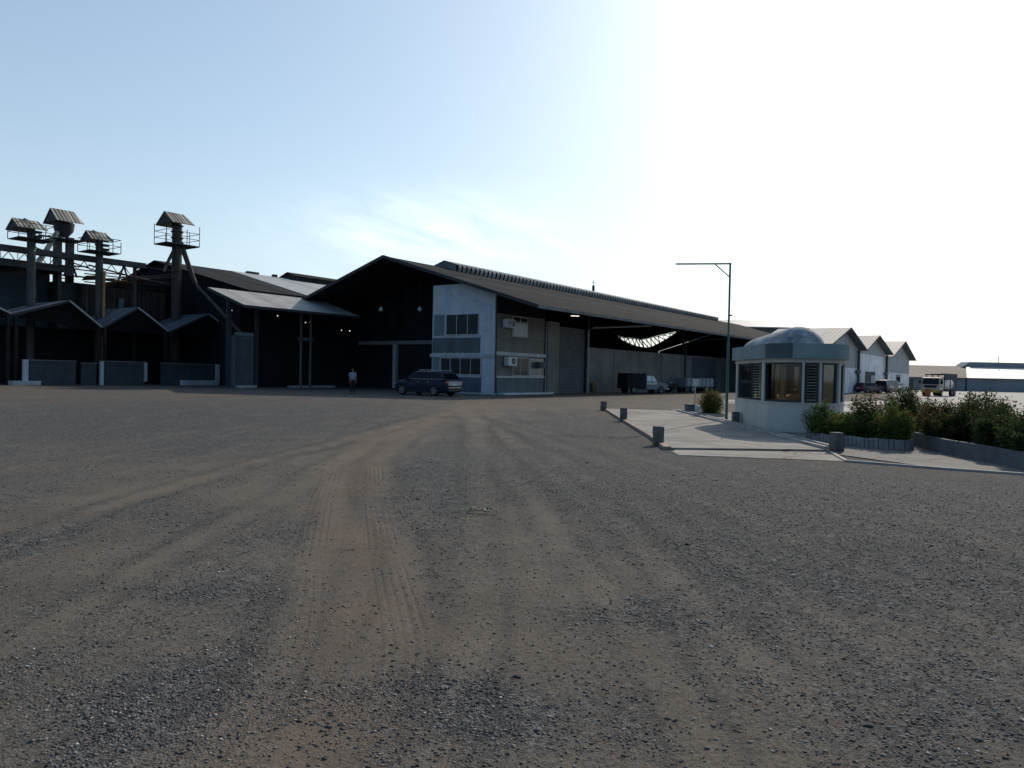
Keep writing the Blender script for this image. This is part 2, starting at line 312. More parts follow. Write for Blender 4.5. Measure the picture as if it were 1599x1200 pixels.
def ground_mat():
    m=bpy.data.materials.new('dirt_and_gravel'); m.use_nodes=True; nt=m.node_tree; N=nt.nodes; L=nt.links
    b=N['Principled BSDF']; b.inputs['Roughness'].default_value=.95; b.inputs['Specular IOR Level'].default_value=.12
    tc=N.new('ShaderNodeTexCoord'); co=tc.outputs['Object']
    def nz(sc,det=5,rg=.6,vec=co):
        n=N.new('ShaderNodeTexNoise'); n.inputs['Scale'].default_value=sc; n.inputs['Detail'].default_value=det; n.inputs['Roughness'].default_value=rg; L.new(vec,n.inputs['Vector']); return n.outputs['Fac']
    def mth(op,a,b_=None,c=None):
        n=N.new('ShaderNodeMath'); n.operation=op
        for i,v in enumerate((a,b_,c)):
            if v is None: continue
            if isinstance(v,(int,float)): n.inputs[i].default_value=v
            else: L.new(v,n.inputs[i])
        return n.outputs[0]
    def rmp(f,a,c,lo=0,hi=1):
        r=N.new('ShaderNodeMapRange'); r.inputs['From Min'].default_value=a; r.inputs['From Max'].default_value=c; r.inputs['To Min'].default_value=lo; r.inputs['To Max'].default_value=hi; L.new(f,r.inputs['Value']); return r.outputs['Result']
    def mix(f,A,B,mode='MIX'):
        x=N.new('ShaderNodeMix'); x.data_type='RGBA'; x.blend_type=mode
        if isinstance(f,(int,float)): x.inputs[0].default_value=f
        else: L.new(f,x.inputs[0])
        for i,v in((6,A),(7,B)):
            if isinstance(v,tuple): x.inputs[i].default_value=(*v,1)
            else: L.new(v,x.inputs[i])
        return x.outputs[2]
    at=N.new('ShaderNodeAttribute'); at.attribute_name='dirt'; la=N.new('ShaderNodeAttribute'); la.attribute_name='lateral'
    D=mth('ADD',at.outputs['Fac'],mth('ADD',mth('MULTIPLY',mth('SUBTRACT',nz(3.5,6,.7),.5),.9),mth('MULTIPLY',mth('SUBTRACT',nz(26,4,.7),.5),.9)))
    D=rmp(D,.15,.8)
    vo=N.new('ShaderNodeTexVoronoi'); vo.inputs['Scale'].default_value=85; L.new(co,vo.inputs['Vector'])
    vo2=N.new('ShaderNodeTexVoronoi'); vo2.inputs['Scale'].default_value=40; L.new(co,vo2.inputs['Vector'])
    sp=N.new('ShaderNodeSeparateColor'); L.new(vo.outputs['Color'],sp.inputs[0])
    sp2=N.new('ShaderNodeSeparateColor'); L.new(vo2.outputs['Color'],sp2.inputs[0])
    vo3=N.new('ShaderNodeTexVoronoi'); vo3.inputs['Scale'].default_value=24; L.new(co,vo3.inputs['Vector'])
    sp3=N.new('ShaderNodeSeparateColor'); L.new(vo3.outputs['Color'],sp3.inputs[0])
    stone=mix(sp.outputs[0],(.036,.036,.034),(.195,.188,.172))
    stone=mix(mth('MULTIPLY',rmp(sp3.outputs[0],.45,.8),.75),stone,(.052,.052,.053))
    stone=mix(mth('MULTIPLY',rmp(sp3.outputs[1],.8,.95),.6),stone,(.27,.255,.235))
    stone=mix(mth('MULTIPLY',rmp(sp2.outputs[1],.6,1),.5),stone,(.15,.14,.13))
    dirt=mix(rmp(nz(1.1,7,.65),.3,.7),(.122,.101,.078),(.19,.157,.12))
    dirt=mix(mth('MULTIPLY',rmp(nz(.35,4),.5,.75),.55),dirt,(.16,.118,.086))
    dirt=mix(mth('MULTIPLY',rmp(nz(60,3),.35,.65),.35),dirt,(.085,.076,.068))
    # loose pebbles on the dirt
    dirt=mix(mth('MULTIPLY',mth('LESS_THAN',vo2.outputs['Distance'],mth('MULTIPLY',rmp(sp2.outputs[0],.55,1.),.35)),.8),dirt,mix(sp2.outputs[2],(.06,.06,.06),(.26,.25,.24)))
    c=mix(D,stone,dirt)
    # big scale drift of tone (dust, oil, wear)
    c=mix(mth('MULTIPLY',rmp(nz(.16,5),.4,.7),.35),c,mix(1.,c,(.62,.62,.63),'MULTIPLY'))
    # long dusty streaks left by wheels and graders
    mpn=N.new('ShaderNodeMapping'); mpn.inputs['Scale'].default_value=(.22,1.1,1); mpn.inputs['Rotation'].default_value=(0,0,R(-14)); L.new(co,mpn.inputs['Vector'])
    c=mix(mth('MULTIPLY',rmp(nz(1.,6,.65,mpn.outputs[0]),.5,.68),.42),c,(.085,.08,.074))
    mpm=N.new('ShaderNodeMapping'); mpm.inputs['Scale'].default_value=(1.5,.2,1); mpm.inputs['Rotation'].default_value=(0,0,R(10)); L.new(co,mpm.inputs['Vector'])
    c=mix(mth('MULTIPLY',rmp(nz(1.2,5,.65,mpm.outputs[0]),.52,.68),.32),c,(.21,.175,.14))
    # fine dark and light flecks everywhere
    c=mix(mth('MULTIPLY',rmp(nz(38,3,.8),.50,.62),.7),c,(.045,.043,.039))
    c=mix(mth('MULTIPLY',rmp(nz(47,3,.8),.57,.66),.5),c,(.27,.245,.215))
    gl=mth('ABSOLUTE',la.outputs['Fac'])
    c=mix(mth('MULTIPLY',mth('MULTIPLY',rmp(gl,.75,.15),rmp(nz(.8,5,.65),.36,.62)),.5),c,(.185,.128,.088))
    ra=N.new('ShaderNodeAttribute'); ra.attribute_name='rut'
    c=mix(mth('MULTIPLY',mth('MULTIPLY',rmp(ra.outputs['Fac'],.05,.8),rmp(nz(1.7,5,.7),.42,.6)),.34),c,(.20,.172,.135))
    c=mix(mth('MULTIPLY',rmp(ra.outputs['Fac'],-.02,-.6),.32),c,(.066,.06,.053))
    # tyre treads on the main track
    lt=la.outputs['Fac']; band=mth('MULTIPLY',mth('LESS_THAN',mth('ABSOLUTE',mth('SUBTRACT',mth('ABSOLUTE',mth('ADD',lt,.05)),.33)),.15),rmp(nz(.35,2),.36,.6))
    tread=mth('MULTIPLY',band,rmp(mth('SINE',mth('MULTIPLY',lt,95.)),-.2,.9))
    c=mix(mth('MULTIPLY',tread,.26),c,(.09,.07,.058))
    L.new(c,b.inputs['Base Color'])
    h=mth('MULTIPLY',mth('SUBTRACT',1.,vo.outputs['Distance']),mth('SUBTRACT',1.1,D))
    h=mth('ADD',h,mth('MULTIPLY',nz(30,6,.7),.55)); h=mth('SUBTRACT',h,mth('MULTIPLY',tread,.35)); h=mth('ADD',h,mth('MULTIPLY',nz(4,5,.6),1.2))
    bp=N.new('ShaderNodeBump'); bp.inputs['Strength'].default_value=.85; bp.inputs['Distance'].default_value=.012; L.new(h,bp.inputs['Height']); L.new(bp.outputs[0],b.inputs['Normal'])
    return m
me.materials.append(ground_mat())

# loose stones, thousands of them: one mesh
def make_gravel():
    P=[];S=[];T=[]
    tries=0
    def zgr(x,y):
        near=max(0,min(1,(13-y)/3))*max(0,min(1,(6.5-abs(x))/2))
        return min(0,(noise.fractal(Vector((x*.5,y*.5,1.3)),1.,2.,3)*.02-.012)*near)
    for _ in range(460000):
        y=2.2+12.*(random.random()**1.75); x=(random.random()*2-1)*(y*.78+.3)
        zo=0.
        if y>14.2 and 3.<x:
            if y>14.9 or random.random()>.35 or x>7: continue
            zo=.013
        if x>6 and y>12.2: continue
        d=dirt_at(x,y)
        keep=.13+.75*max(0,1-d*1.35)**1.3
        keep*=.5+.7*max(0,noise.noise(Vector((x*3,y*3,5)))+.4)
        keep*=min(1,max(0,(13.5-y)/8))
        if random.random()>keep: continue
        s=.002+.0075*random.random()**4
        if random.random()<.006: s*=1.9
        s*=1+.045*y
        P.append((x,y,zgr(x,y)+s*.2+zo)); S.append(s); T.append(random.random())
    P=np.array(P);S=np.array(S);n=len(P)
    base=np.array([(1,0,0),(-1,0,0),(0,1,0),(0,-1,0),(0,0,1),(0,0,-1)],float)
    F=np.array([(0,2,4),(2,1,4),(1,3,4),(3,0,4),(2,0,5),(1,2,5),(3,1,5),(0,3,5)])
    V=base[None]*rng.uniform(.55,1.3,(n,6,1))+rng.uniform(-.25,.25,(n,6,3))
    th=rng.uniform(0,2*PI,n); c,s=np.cos(th),np.sin(th)
    X=V[:,:,0]*c[:,None]-V[:,:,1]*s[:,None]; Y=V[:,:,0]*s[:,None]+V[:,:,1]*c[:,None]
    V=np.stack([X*rng.uniform(.8,1.5,(n,1)),Y,V[:,:,2]*.62],-1)*S[:,None,None]+P[:,None,:]
    me=bpy.data.meshes.new('gravel'); me.vertices.add(n*6); me.vertices.foreach_set('co',V.reshape(-1))
    faces=(F[None]+(np.arange(n)*6)[:,None,None]).reshape(-1,3)
    me.loops.add(len(faces)*3); me.loops.foreach_set('vertex_index',faces.reshape(-1).astype(np.int32))
    me.polygons.add(len(faces)); me.polygons.foreach_set('loop_start',(np.arange(len(faces))*3).astype(np.int32)); me.polygons.foreach_set('loop_total',np.full(len(faces),3,np.int32))
    me.update(calc_edges=True); me.validate()
    a=me.attributes.new('tone','FLOAT','POINT'); a.data.foreach_set('value',np.repeat(np.array(T,np.float32),6))
    m=bpy.data.materials.new('crushed_stone'); m.use_nodes=True; N=m.node_tree.nodes; L=m.node_tree.links; b=N['Principled BSDF']
    b.inputs['Roughness'].default_value=.8; b.inputs['Specular IOR Level'].default_value=.25
    at=N.new('ShaderNodeAttribute'); at.attribute_name='tone'; cr=N.new('ShaderNodeValToRGB'); L.new(at.outputs['Fac'],cr.inputs[0])
    e=cr.color_ramp.elements; e[0].color=(.05,.047,.044,1); e[1].color=(.5,.46,.41,1)
    for p,cc in((.5,(.125,.116,.105,1)),(.8,(.22,.20,.175,1)),(.94,(.34,.3,.25,1))):
        q=e.new(p); q.color=cc
    L.new(cr.outputs[0],b.inputs['Base Color'])
    me.materials.append(m); o=bpy.data.objects.new('gravel',me); COL.objects.link(o); o['kind']='stuff'; tag(o,'loose crushed grey stones scattered over the dirt in the foreground','gravel')
make_gravel()

# ------------------------------------------------------------------ driveway, pavement, yard
struct(MB().rough_edge([(3.5,15.95),(7.0,16.2),(7.25,24),(7.5,33.4),(4.42,34.2),(4.0,25),(3.72,18.8)],-.05,.055,.35,.035).build('driveway',M_conc))
struct(MB().rough_edge([(3.42,14.83),(5.66,14.56),(6.56,14.3),(7.0,15.7),(7.0,16.19),(3.5,15.94)],-.05,.012,.2,.12).build('driveway_apron',M_conc))
struct(MB().prism([(6.9,15.75),(7.9,13.5),(9.06,12.85),(14,10.4),(16,18),(13,30),(7.75,36),(7.55,33.4),(7.28,24),(7.02,16.2)],-.05,.02).build('pavement',M_conc2))
k=MB(); pts=[(6.86,15.85),(6.6,14.35),(7.9,13.45),(9.06,12.82),(14,10.35)]
for a,b in zip(pts[1:],pts[2:]): k.bar((*a,.015),(*b,.015),.09,.05)
k.bar((7.02,16.0,.02),(6.6,14.35,.012),.08,.04)
struct(k.build('edge_kerb',M_kerb))
k=MB()
for off in(0,.27):
    p=[(7.04+off,16.3),(7.28+off,24),(7.5+off,33.1)]
    for a,b in zip(p,p[1:]): k.bar((*a,.07),(*b,.07),.09,.1)
struct(k.build('driveway_kerb',M_kerb))
k=MB(); p=[(3.40,15.9),(3.64,18.8),(3.92,25),(4.36,34.2)]
for a,b in zip(p,p[1:]): k.bar((*a,.03),(*b,.03),.14,.1)
struct(k.build('kerb_edge',M_kerbred))
struct(MB().prism([(13.4,37.2),(20,37.2),(120,37.2),(190,139),(66,139),(56,118),(47,90),(33,62),(24,54),(15,53)],-.05,.012).build('concrete_yard',M_yard))
struct(MB().prism([(13,44.3),(34,45.5),(34,48.3),(13,49.3)],.0125,.017).build('asphalt_strip',mat('grey_asphalt_strip',(.13,.125,.12),var=.2,scale=.6)))

# ------------------------------------------------------------------ the plant's own grid: u along the halls (away to the right), v across
BC=Vector((-1.32,54,0)); BR=math.atan2(.806,.592)
def W(u,v,z=0): return Vector((BC.x+u*.592-v*.806, BC.y+u*.806+v*.592, z))

# ---- main hall
def rz(v): return 10.95-.3*abs(v-10.9)
hall=thing('warehouse','long dark open fronted warehouse with rusty brown roof and ribbed ridge vent','warehouse',BC,BR)
U0,U1=-1.,84.
MB().slab([(U0,-4.4,6.36),(U1,-4.4,6.36),(U1,10.9,10.95),(U0,10.9,10.95)],.07).build('roof',M_roof_main,hall)
# left slope with the open, sheetless bay
hole=[(58.3,21.2),(61.6,21.5),(65.1,21.5),(67.6,21.6),(68.4,20.6),(69,19.2),(70.6,16.9),(71.6,17.2),(73.6,19.3),(75.9,22.1),(77.1,24.2),(76.5,25.0),(73.1,24.8),(68.4,24.0),(62.5,22.6)]
outer=[(U0,10.9),(U1,10.9),(U1,26.3),(U0,26.3)]
tri=geometry.tessellate_polygon([[Vector((a,b,0)) for a,b in outer],[Vector((a,b,0)) for a,b in hole]])
pl=outer+hole; m=MB(); m.add([(a,b,rz(b)) for a,b in pl]+[(a,b,rz(b)-.07) for a,b in pl],[tuple(t) for t in tri]+[tuple(i+len(pl) for i in t) for t in tri])
m.build('roof',M_roof_dark,hall,)
# lattice seen against the open bay
m=MB(); n=14
up=[(58.3,21.2),(61.6,21.5),(65.1,21.5),(67.6,21.6),(68.6,20.2),(69.2,19.0),(70.8,16.9)]
dn=[(59.5,21.7),(62.5,22.6),(68.4,24.0),(73.1,24.8),(76.6,25.0),(76.9,24.0),(75.9,22.1),(73.6,19.3),(71.8,17.0)]
def along(P,t):
    f=t*(len(P)-1); i=min(int(f),len(P)-2); f-=i; a=Vector(P[i]); b=Vector(P[i+1]); q=a.lerp(b,f); return Vector((q.x,q.y,rz(q.y)-.15))
for i in range(n):
    m.bar(along(up,i/n),along(dn,(i+.5)/n),.13); m.bar(along(dn,(i+.5)/n),along(up,(i+1)/n),.07 if i%2 else .12)
    m.bar(along(up,i/n),along(up,(i+1)/n),.12)
    m.bar(along(dn,i/n),along(dn,(i+1)/n),.14)
m.build('roof_truss',M_steel,hall)
# rake boards and eave gutter
MB().bar((U0-.02,-4.42,6.30),(U0-.02,10.9,10.89),.05,.26).bar((U0-.02,10.9,10.89),(U0-.02,26.3,6.27),.05,.26).build('barge_board',M_steel,hall)
m=MB().box(U0,U1,-4.58,-4.43,6.14,6.36); m.build('gutter',mat('grey_gutter',(.16,.165,.165),var=.25,scale=.6,rust=(.1,.07,.05),rust_amt=.3),hall)
# ridge vent
v=MB(); v.slab([(6.4,9.35,11.12),(70,9.35,11.12),(70,10.9,11.6),(6.4,10.9,11.6)],.05); v.slab([(6.4,10.9,11.6),(70,10.9,11.6),(70,12.45,11.12),(6.4,12.45,11.12)],.05)
v.add([(6.45,9.5,10.4),(6.45,12.3,10.4),(6.45,12.3,11.15),(6.45,10.9,11.56),(6.45,9.5,11.15)],[(0,1,2,3,4)])
v.add([(69.9,9.5,10.4),(69.9,12.3,10.4),(69.9,12.3,11.15),(69.9,10.9,11.56),(69.9,9.5,11.15)],[(0,1,2,3,4)])
vent=v.build('ridge_vent',M_vent,hall)
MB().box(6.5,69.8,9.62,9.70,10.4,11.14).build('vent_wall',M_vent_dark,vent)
s=MB(); x=6.6
while x<69.6:
    pts=[(9.35+.0,11.10),(9.30,10.95),(9.34,10.75),(9.46,10.5)]
    a=[(x,p,q) for p,q in pts]; b=[(x+.40,p,q) for p,q in pts]
    s.add(a+b,[(i,i+1,i+5,i+4) for i in range(3)]); x+=.62
s.build('vent_rib',mat('pale_vent_rib',(.27,.285,.285),rough=.6,var=.3,scale=.8,rust=(.2,.15,.12),rust_amt=.3),vent)
# side wall, interior walls, columns, beam
MB().box(13.3,83.5,-.15,.1,0,4.05).build('side_wall',M_block,hall)
for u in np.arange(18,83,5.2): MB().box(u,u+.06,-.17,-.151,0.05,4.0).build('wall_joint',mat('dark_wall_joint',(.09,.09,.085)),hall)
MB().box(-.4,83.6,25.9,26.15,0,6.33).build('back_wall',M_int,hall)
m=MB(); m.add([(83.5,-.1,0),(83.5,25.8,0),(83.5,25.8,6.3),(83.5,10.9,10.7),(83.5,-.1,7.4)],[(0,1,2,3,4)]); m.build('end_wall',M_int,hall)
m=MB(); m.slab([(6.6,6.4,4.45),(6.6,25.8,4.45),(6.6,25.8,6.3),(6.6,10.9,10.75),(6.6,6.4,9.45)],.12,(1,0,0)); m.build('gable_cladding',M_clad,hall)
MB().box(6.3,6.62,6.35,25.8,4.1,4.44).build('beam',mat('grey_beam_paint',(.25,.265,.27),var=.2),hall)
for vv in(7.0,11.8,16.8,22.2,25.6):
    MB().box(6.25,6.6,vv-.2,vv+.2,0,4.1).build('column',M_trim,hall)
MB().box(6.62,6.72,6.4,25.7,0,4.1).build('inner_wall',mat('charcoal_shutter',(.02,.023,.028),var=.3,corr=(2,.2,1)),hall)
MB().box(5.6,6.2,8,15,0,.16).build('plinth',M_trim,hall)
for u in (13.5,34.4,47.,60.,73.): MB().box(u-.1,u+.1,-.1,.1,4.06,7.3).build('wall_post',M_steel,hall)
m=MB()
for u in np.arange(7,48,10.):
    m.bar((u,-4.2,6.2),(u,10.9,10.7),.14,.2); m.bar((u,10.9,10.7),(u,25.8,6.2),.14,.2)
m.build('rafter',M_steel,hall)
# shutter bay beside the office
MB().box(6.72,8.42,-.22,.15,0,5.9).build('pier',M_grey,hall)
MB().box(8.43,13.0,.05,.12,0,5.6).build('roller_door',M_shut,hall)
m=MB(); m.tube([(13.05,-.28,0),(13.05,-.28,5.55),(13.3,-.6,5.75),(17.1,-4.3,6.1)],.075,10); m.build('downpipe',M_steel_l,hall,True)
m=MB(); m.tube([(34.4,-.3,0),(34.4,-.3,5.5),(35.5,-1.2,5.75),(39,-4.3,6.1)],.08,8); m.build('downpipe',M_steel,hall,True)
MB().box(36.6,44.,-.19,-.152,0,3.9).build('sliding_door',mat('blue_grey_sliding_door',(.085,.1,.115),var=.2,corr=(0,.6,.6)),hall)
m=MB().tube([(33,10.9,11.6),(33,10.9,12.25)],.16,8).tube([(33,10.9,12.25),(33,10.9,12.9)],.03,6).bar((32.6,10.9,12.6),(33.4,10.9,12.6),.05); m.build('lightning_rod',M_steel,hall)

# ---- two-storey office
off=thing('office_building','two storey white fronted office block with strip windows at the warehouse corner','office',BC,BR)
m=MB(); m.slab([(-.05,0,0),(-.05,6.2,0),(-.05,6.2,8.36),(-.05,3.0,8.36),(-.05,0,7.5)],.25,(1,0,0)); m.build('front_wall',M_white,off)
MB().box(.2,6.6,0.02,.22,0,6.05).build('side_wall',M_grey,off)
m=MB(); m.slab([(.2,0.02,6.05),(6.6,.02,6.05),(6.6,.02,7.5),(.2,.02,7.5)],.2,(0,1,0)); m.build('upper_wall',M_clad,off)
MB().box(.2,6.6,6.0,6.18,0,8.3).build('inner_wall',M_int,off)
MB().box(-.14,-.052,.0,6.35,2.76,3.02).build('floor_band',M_trim,off)
MB().box(-.10,-.052,1.35,6.12,3.1,4.22).build('spandrel_panel',M_grey_d,off)
MB().box(-.12,-.052,1.3,6.1,4.24,4.40).build('window_sill',M_trim,off)
MB().box(-.09,-.052,4.95,6.02,4.42,6.05).build('infill_panel',M_green,off)
MB().box(-.09,-.052,5.4,6.1,1.36,2.74).build('infill_panel',M_green,off)
MB().box(-.12,-.052,1.15,5.9,1.24,1.37).build('window_sill',M_trim,off)
MB().box(-.09,-.052,1.2,6.1,.12,1.22).build('spandrel_panel',mat('blue_grey_spandrel',(.11,.14,.17),var=.2,streak=.3),off)
def window(y0,y1,z0,z1,nb,axis,parent,glassm=M_glass,off_=-.052,fw=.05):
    """strip window in the u=const ('u') or v=const ('v') face, standing proud of the wall"""
    f=MB(); g=MB()
    def bx(M,a0,a1,d0,d1,c0,c1):
        M.box(d0,d1,a0,a1,c0,c1) if axis=='u' else M.box(a0,a1,d0,d1,c0,c1)
    d1=off_; d0=off_-.07
    bx(f,y0,y1,d0,d1,z0,z0+fw); bx(f,y0,y1,d0,d1,z1-fw,z1)
    for i in range(nb+1):
        c=y0+(y1-y0)*i/nb; c=min(max(c,y0+fw/2),y1-fw/2); bx(f,c-fw/2,c+fw/2,d0+.003,d1-.003,z0+fw,z1-fw)
    o=f.build('window',M_frame,parent)
    bx(g,y0+.01,y1-.01,d0+.03,d0+.04,z0+.01,z1-.01); g.build('pane',glassm,o); return o
window(1.5,4.75,4.45,6.05,3,'u',off); window(1.2,5.25,1.42,2.72,4,'u',off)
window(2.1,4.1,4.42,5.95,2,'v',off,off_=.018); MB().box(2.2,4.0,-.07,-.058,4.48,5.45).build('curtain',M_curtain,off)
window(2.25,4.3,1.42,2.85,2,'v',off,off_=.018); window(4.45,6.45,1.42,2.8,1,'v',off,off_=.018,glassm=mat('grey_glazing',(.1,.115,.12),rough=.2,spec=.5))
MB().box(.22,6.58,-.06,.018,4.22,4.37).build('side_sill',M_grey,off)
MB().box(.0,6.62,-.12,.018,2.93,3.2).build('side_band',M_trim,off)
MB().box(.22,6.58,-.06,.018,1.26,1.40).build('side_sill',M_trim,off)
MB().box(.3,6.5,-.02,.018,.1,1.25).build('side_panel',M_grey_d,off)
MB().box(.3,6.9,-.75,-.03,0,.14).build('step',M_white,off)
m=MB().tube([(6.66,-.1,0),(6.66,-.1,5.8)],.05,8); m.build('drain_pipe',M_steel_l,off,True)
MB().tube([(.02,-.09,.1),(.02,-.09,7.3)],.05,8).build('drain_pipe',M_black,off,True)
# cracks in the plaster of the white front
for (a,b),(c,d) in [((2.9,7.6),(2.3,7.2)),((2.3,7.2),(2.0,6.9)),((2.0,6.9),(1.6,7.1)),((.9,7.6),(.25,7.2)),((1.4,6.7),(.1,6.62)),((1.1,5.4),(.6,5.7)),((1.1,4.6),(.5,4.9)),((4.4,7.7),(3.4,6.9)),((.8,2.1),(.3,2.3))]:
    MB().bar((-.055,a,b),(-.055,c,d),.016,.022).build('crack',mat('dark_crack',(.26,.28,.3)),off)

def ac(label,u,z,w,h,fan,dep=.42,col=M_acw,v0=-.06):
    t=thing('air_conditioner',label,'air conditioner',W(u,v0,z),BR)
    MB().box(-w/2,w/2,-dep,0,0,h).build('casing',col,t)
    if fan:
        MB().tube([(w*.12,-dep-.012,h/2),(w*.12,-dep-.001,h/2)],h*.38,20).build('fan_opening',M_black,t)
        m=MB()
        for k in range(4): m.bar((w*.12,-dep-.02,h/2),(w*.12+math.cos(k*PI/2)*h*.36,-dep-.02,h/2+math.sin(k*PI/2)*h*.36),.02)
        m.build('fan_guard',M_acw,t)
        MB().box(-w/2,w/2,-dep,0,-.05,-.002).build('bracket',M_steel_l,t)
    else:
        m=MB()
        for k in range(5): m.box(-w*.42,w*.1,-dep-.012,-dep-.001,h*(.12+.16*k),h*(.19+.16*k))
        m.build('grille',M_black,t)
        MB().box(w*.16,w*.42,-dep-.012,-dep-.001,h*.15,h*.85).build('panel',M_grey_d,t)
ac('white box air conditioner set in the upper side wall of the office',1.32,5.02,1.0,.62,False)
ac('white outdoor air conditioner with round fan on the ground floor side of the office',1.62,2.2,1.1,.64,True)
ac('dark boxy air conditioner under the right end of the lower side window band',5.75,2.05,.8,.5,False,col=M_grey_d,v0=-.07)

# lamps inside the porch and floodlights
glow=lamp_mat('lit_bulb',(1,.93,.8),1.2)
M_globe=mat('milky_lamp_globe',(.55,.55,.52),rough=.3)
for i,(v_,z_,lab) in enumerate([(14.2,6.98,'round pale pendant lamp high in the dark porch, left one of the pair'),(9.53,6.82,'round pale pendant lamp high in the dark porch, nearer the white office wall')]):
    t=thing('pendant_lamp',lab,'lamp',W(2,v_,z_),BR,'pendant lamps in the warehouse porch')
    MB().lathe([(.02,-.22),(.14,-.17),(.2,-.05),(.18,.08),(.08,.17),(.05,.22)],n=14).build('globe',M_globe,t,True)
    MB().tube([(0,0,.2),(0,0,rz(v_)-z_-.05)],.02,6).build('cord',M_black,t)
t=thing('wall_lamp','small pale bulkhead lamp low on the dark wall above the blue car','lamp',W(6.2,10.9,1.95),BR)
MB().lathe([(.05,-.1),(.13,-.05),(.13,.05),(.05,.1)],n=12).build('globe',M_globe,t,True); MB().box(.04,.12,-.05,.05,-.08,.08).build('bracket',M_black,t)
def flood(label,p,r=.045):
    t=thing('floodlight',label,'lamp',p,BR,'small lit floodlights under the dark eaves')
    MB().lathe([(.02,-r),(r*.8,-r*.6),(r,0),(r*.8,r*.6),(.02,r)],n=12).build('bulb',glow,t,True)
    MB().tube([(0,0,r*.8),(0,0,.35)],.02,6).build('stem',M_steel,t)
flood('lit floodlight, left of the two on the post below the canopy end',W(-1.98,19.4,5.66)); flood('lit floodlight, right of the two on the post below the canopy end',W(-1.5,19.4,5.7))
flood('lit floodlight, left of the pair in the dark porch mouth',W(2.05,19.4,5.23)); flood('lit floodlight, right of the pair in the dark porch mouth',W(3.04,19.4,5.23),.05)
flood('single lit floodlight under the left corner of the grey canopy',W(-9.4,19.0,6.1)); flood('single lit floodlight under the middle of the grey canopy',W(-5.13,19.0,6.0))
t=thing('strip_lamp','row of lit fluorescent tubes under the warehouse eave beside the roller door','lamp',W(8.2,-1.8,6.35),BR)
tube_m=lamp_mat('lit_tube',(1,.96,.9),1.1)
for du,dv,dz in((0,0,0),(2.3,-.3,.2),(3.3,-.5,.22)): MB().bar((du-.5,dv,dz),(du+.5,dv-.05,dz+.05),.14,.07).build('tube',tube_m,t)
MB().bar((-.6,0,.25),(4.0,-.55,.5),.08).build('batten',M_steel,t)

# ---- left hall
lh=thing('warehouse','left warehouse with a dark gable roof patched with pale sheets, behind the grey canopy','warehouse',W(-6,37.5),BR)
hr=lambda v:11.9-.235*abs(v)
MB().slab([(0,0,hr(0)),(0,-15.7,hr(15.7)),(6.8,-15.7,hr(15.7)),(8.3,0,hr(0))],.08).build('roof',M_roof_dark,lh)
MB().slab([(8.3,0,hr(0)+.01),(6.8,-15.7,hr(15.7)+.01),(46,-15.7,hr(15.7)+.01),(46,0,hr(0)+.01)],.08).build('roof_sheeting',M_roof_pale,lh)
MB().slab([(0,0,hr(0)),(46,0,hr(0)),(46,16,hr(16)),(0,16,hr(16))],.08).build('roof',M_roof_dark,lh)
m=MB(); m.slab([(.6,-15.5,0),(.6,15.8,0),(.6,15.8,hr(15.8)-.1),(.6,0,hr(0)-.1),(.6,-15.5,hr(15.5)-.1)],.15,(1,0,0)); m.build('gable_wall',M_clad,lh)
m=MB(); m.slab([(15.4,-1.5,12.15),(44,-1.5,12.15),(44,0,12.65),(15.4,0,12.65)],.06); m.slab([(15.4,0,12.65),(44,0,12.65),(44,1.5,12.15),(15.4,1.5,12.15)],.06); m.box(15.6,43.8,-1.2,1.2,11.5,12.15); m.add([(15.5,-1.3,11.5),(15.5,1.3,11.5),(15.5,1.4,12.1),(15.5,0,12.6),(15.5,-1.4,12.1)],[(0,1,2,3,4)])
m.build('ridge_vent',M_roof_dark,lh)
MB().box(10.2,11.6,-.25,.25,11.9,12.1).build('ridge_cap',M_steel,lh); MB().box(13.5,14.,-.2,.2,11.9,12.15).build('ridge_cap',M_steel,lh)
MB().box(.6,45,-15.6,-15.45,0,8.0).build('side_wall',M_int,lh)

# ---- canopy in front of it
ca=thing('canopy','grey corrugated lean-to canopy on posts left of the warehouse porch','canopy',W(-9.9,16.6),BR)
MB().slab([(0,0,6.42),(11.6,0,6.42),(11.6,5.0,8.02),(0,5.0,8.02)],.06).build('roof',M_roof_canopy,ca)
MB().bar((0,.0,6.3),(11.6,0,6.3),.06,.2).bar((-.02,0,6.3),(-.02,5,7.9),.05,.2).build('fascia',M_steel,ca)
MB().box(.4,2.7,2.6,2.8,0,4.15).build('wall',M_grey_d,ca); MB().box(.9,2.6,2.5,2.59,4.16,4.42).build('lintel',M_green,ca)
MB().box(1.1,2.35,2.53,2.59,.25,3.9).build('door',mat('steel_door',(.11,.115,.12),var=.25,streak=.3),ca)
MB().box(1.0,2.6,2.0,2.59,0,.2).build('step',M_trim,ca)
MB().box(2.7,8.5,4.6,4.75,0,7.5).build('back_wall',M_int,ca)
for u,w_ in((.3,.3),(2.8,.25),(7.15,.14),(8.15,.14)):
    MB().box(u-w_/2,u+w_/2,2.3,2.3+w_,0,6.42+2.3*.3).build('post',M_grey if u>5 else M_steel,ca)
MB().box(6.9,8.4,2.3,2.45,4.05,4.35).build('beam',M_grey_d,ca)
MB().box(6.6,11,2.4,3.4,0,.14).build('kerb',M_trim,ca)
m=MB()
for u in(.3,3.,6.,9.,11.3): m.bar((u,.2,6.25),(u,4.8,7.7),.1,.16)
m.build('rafter',M_steel,ca)

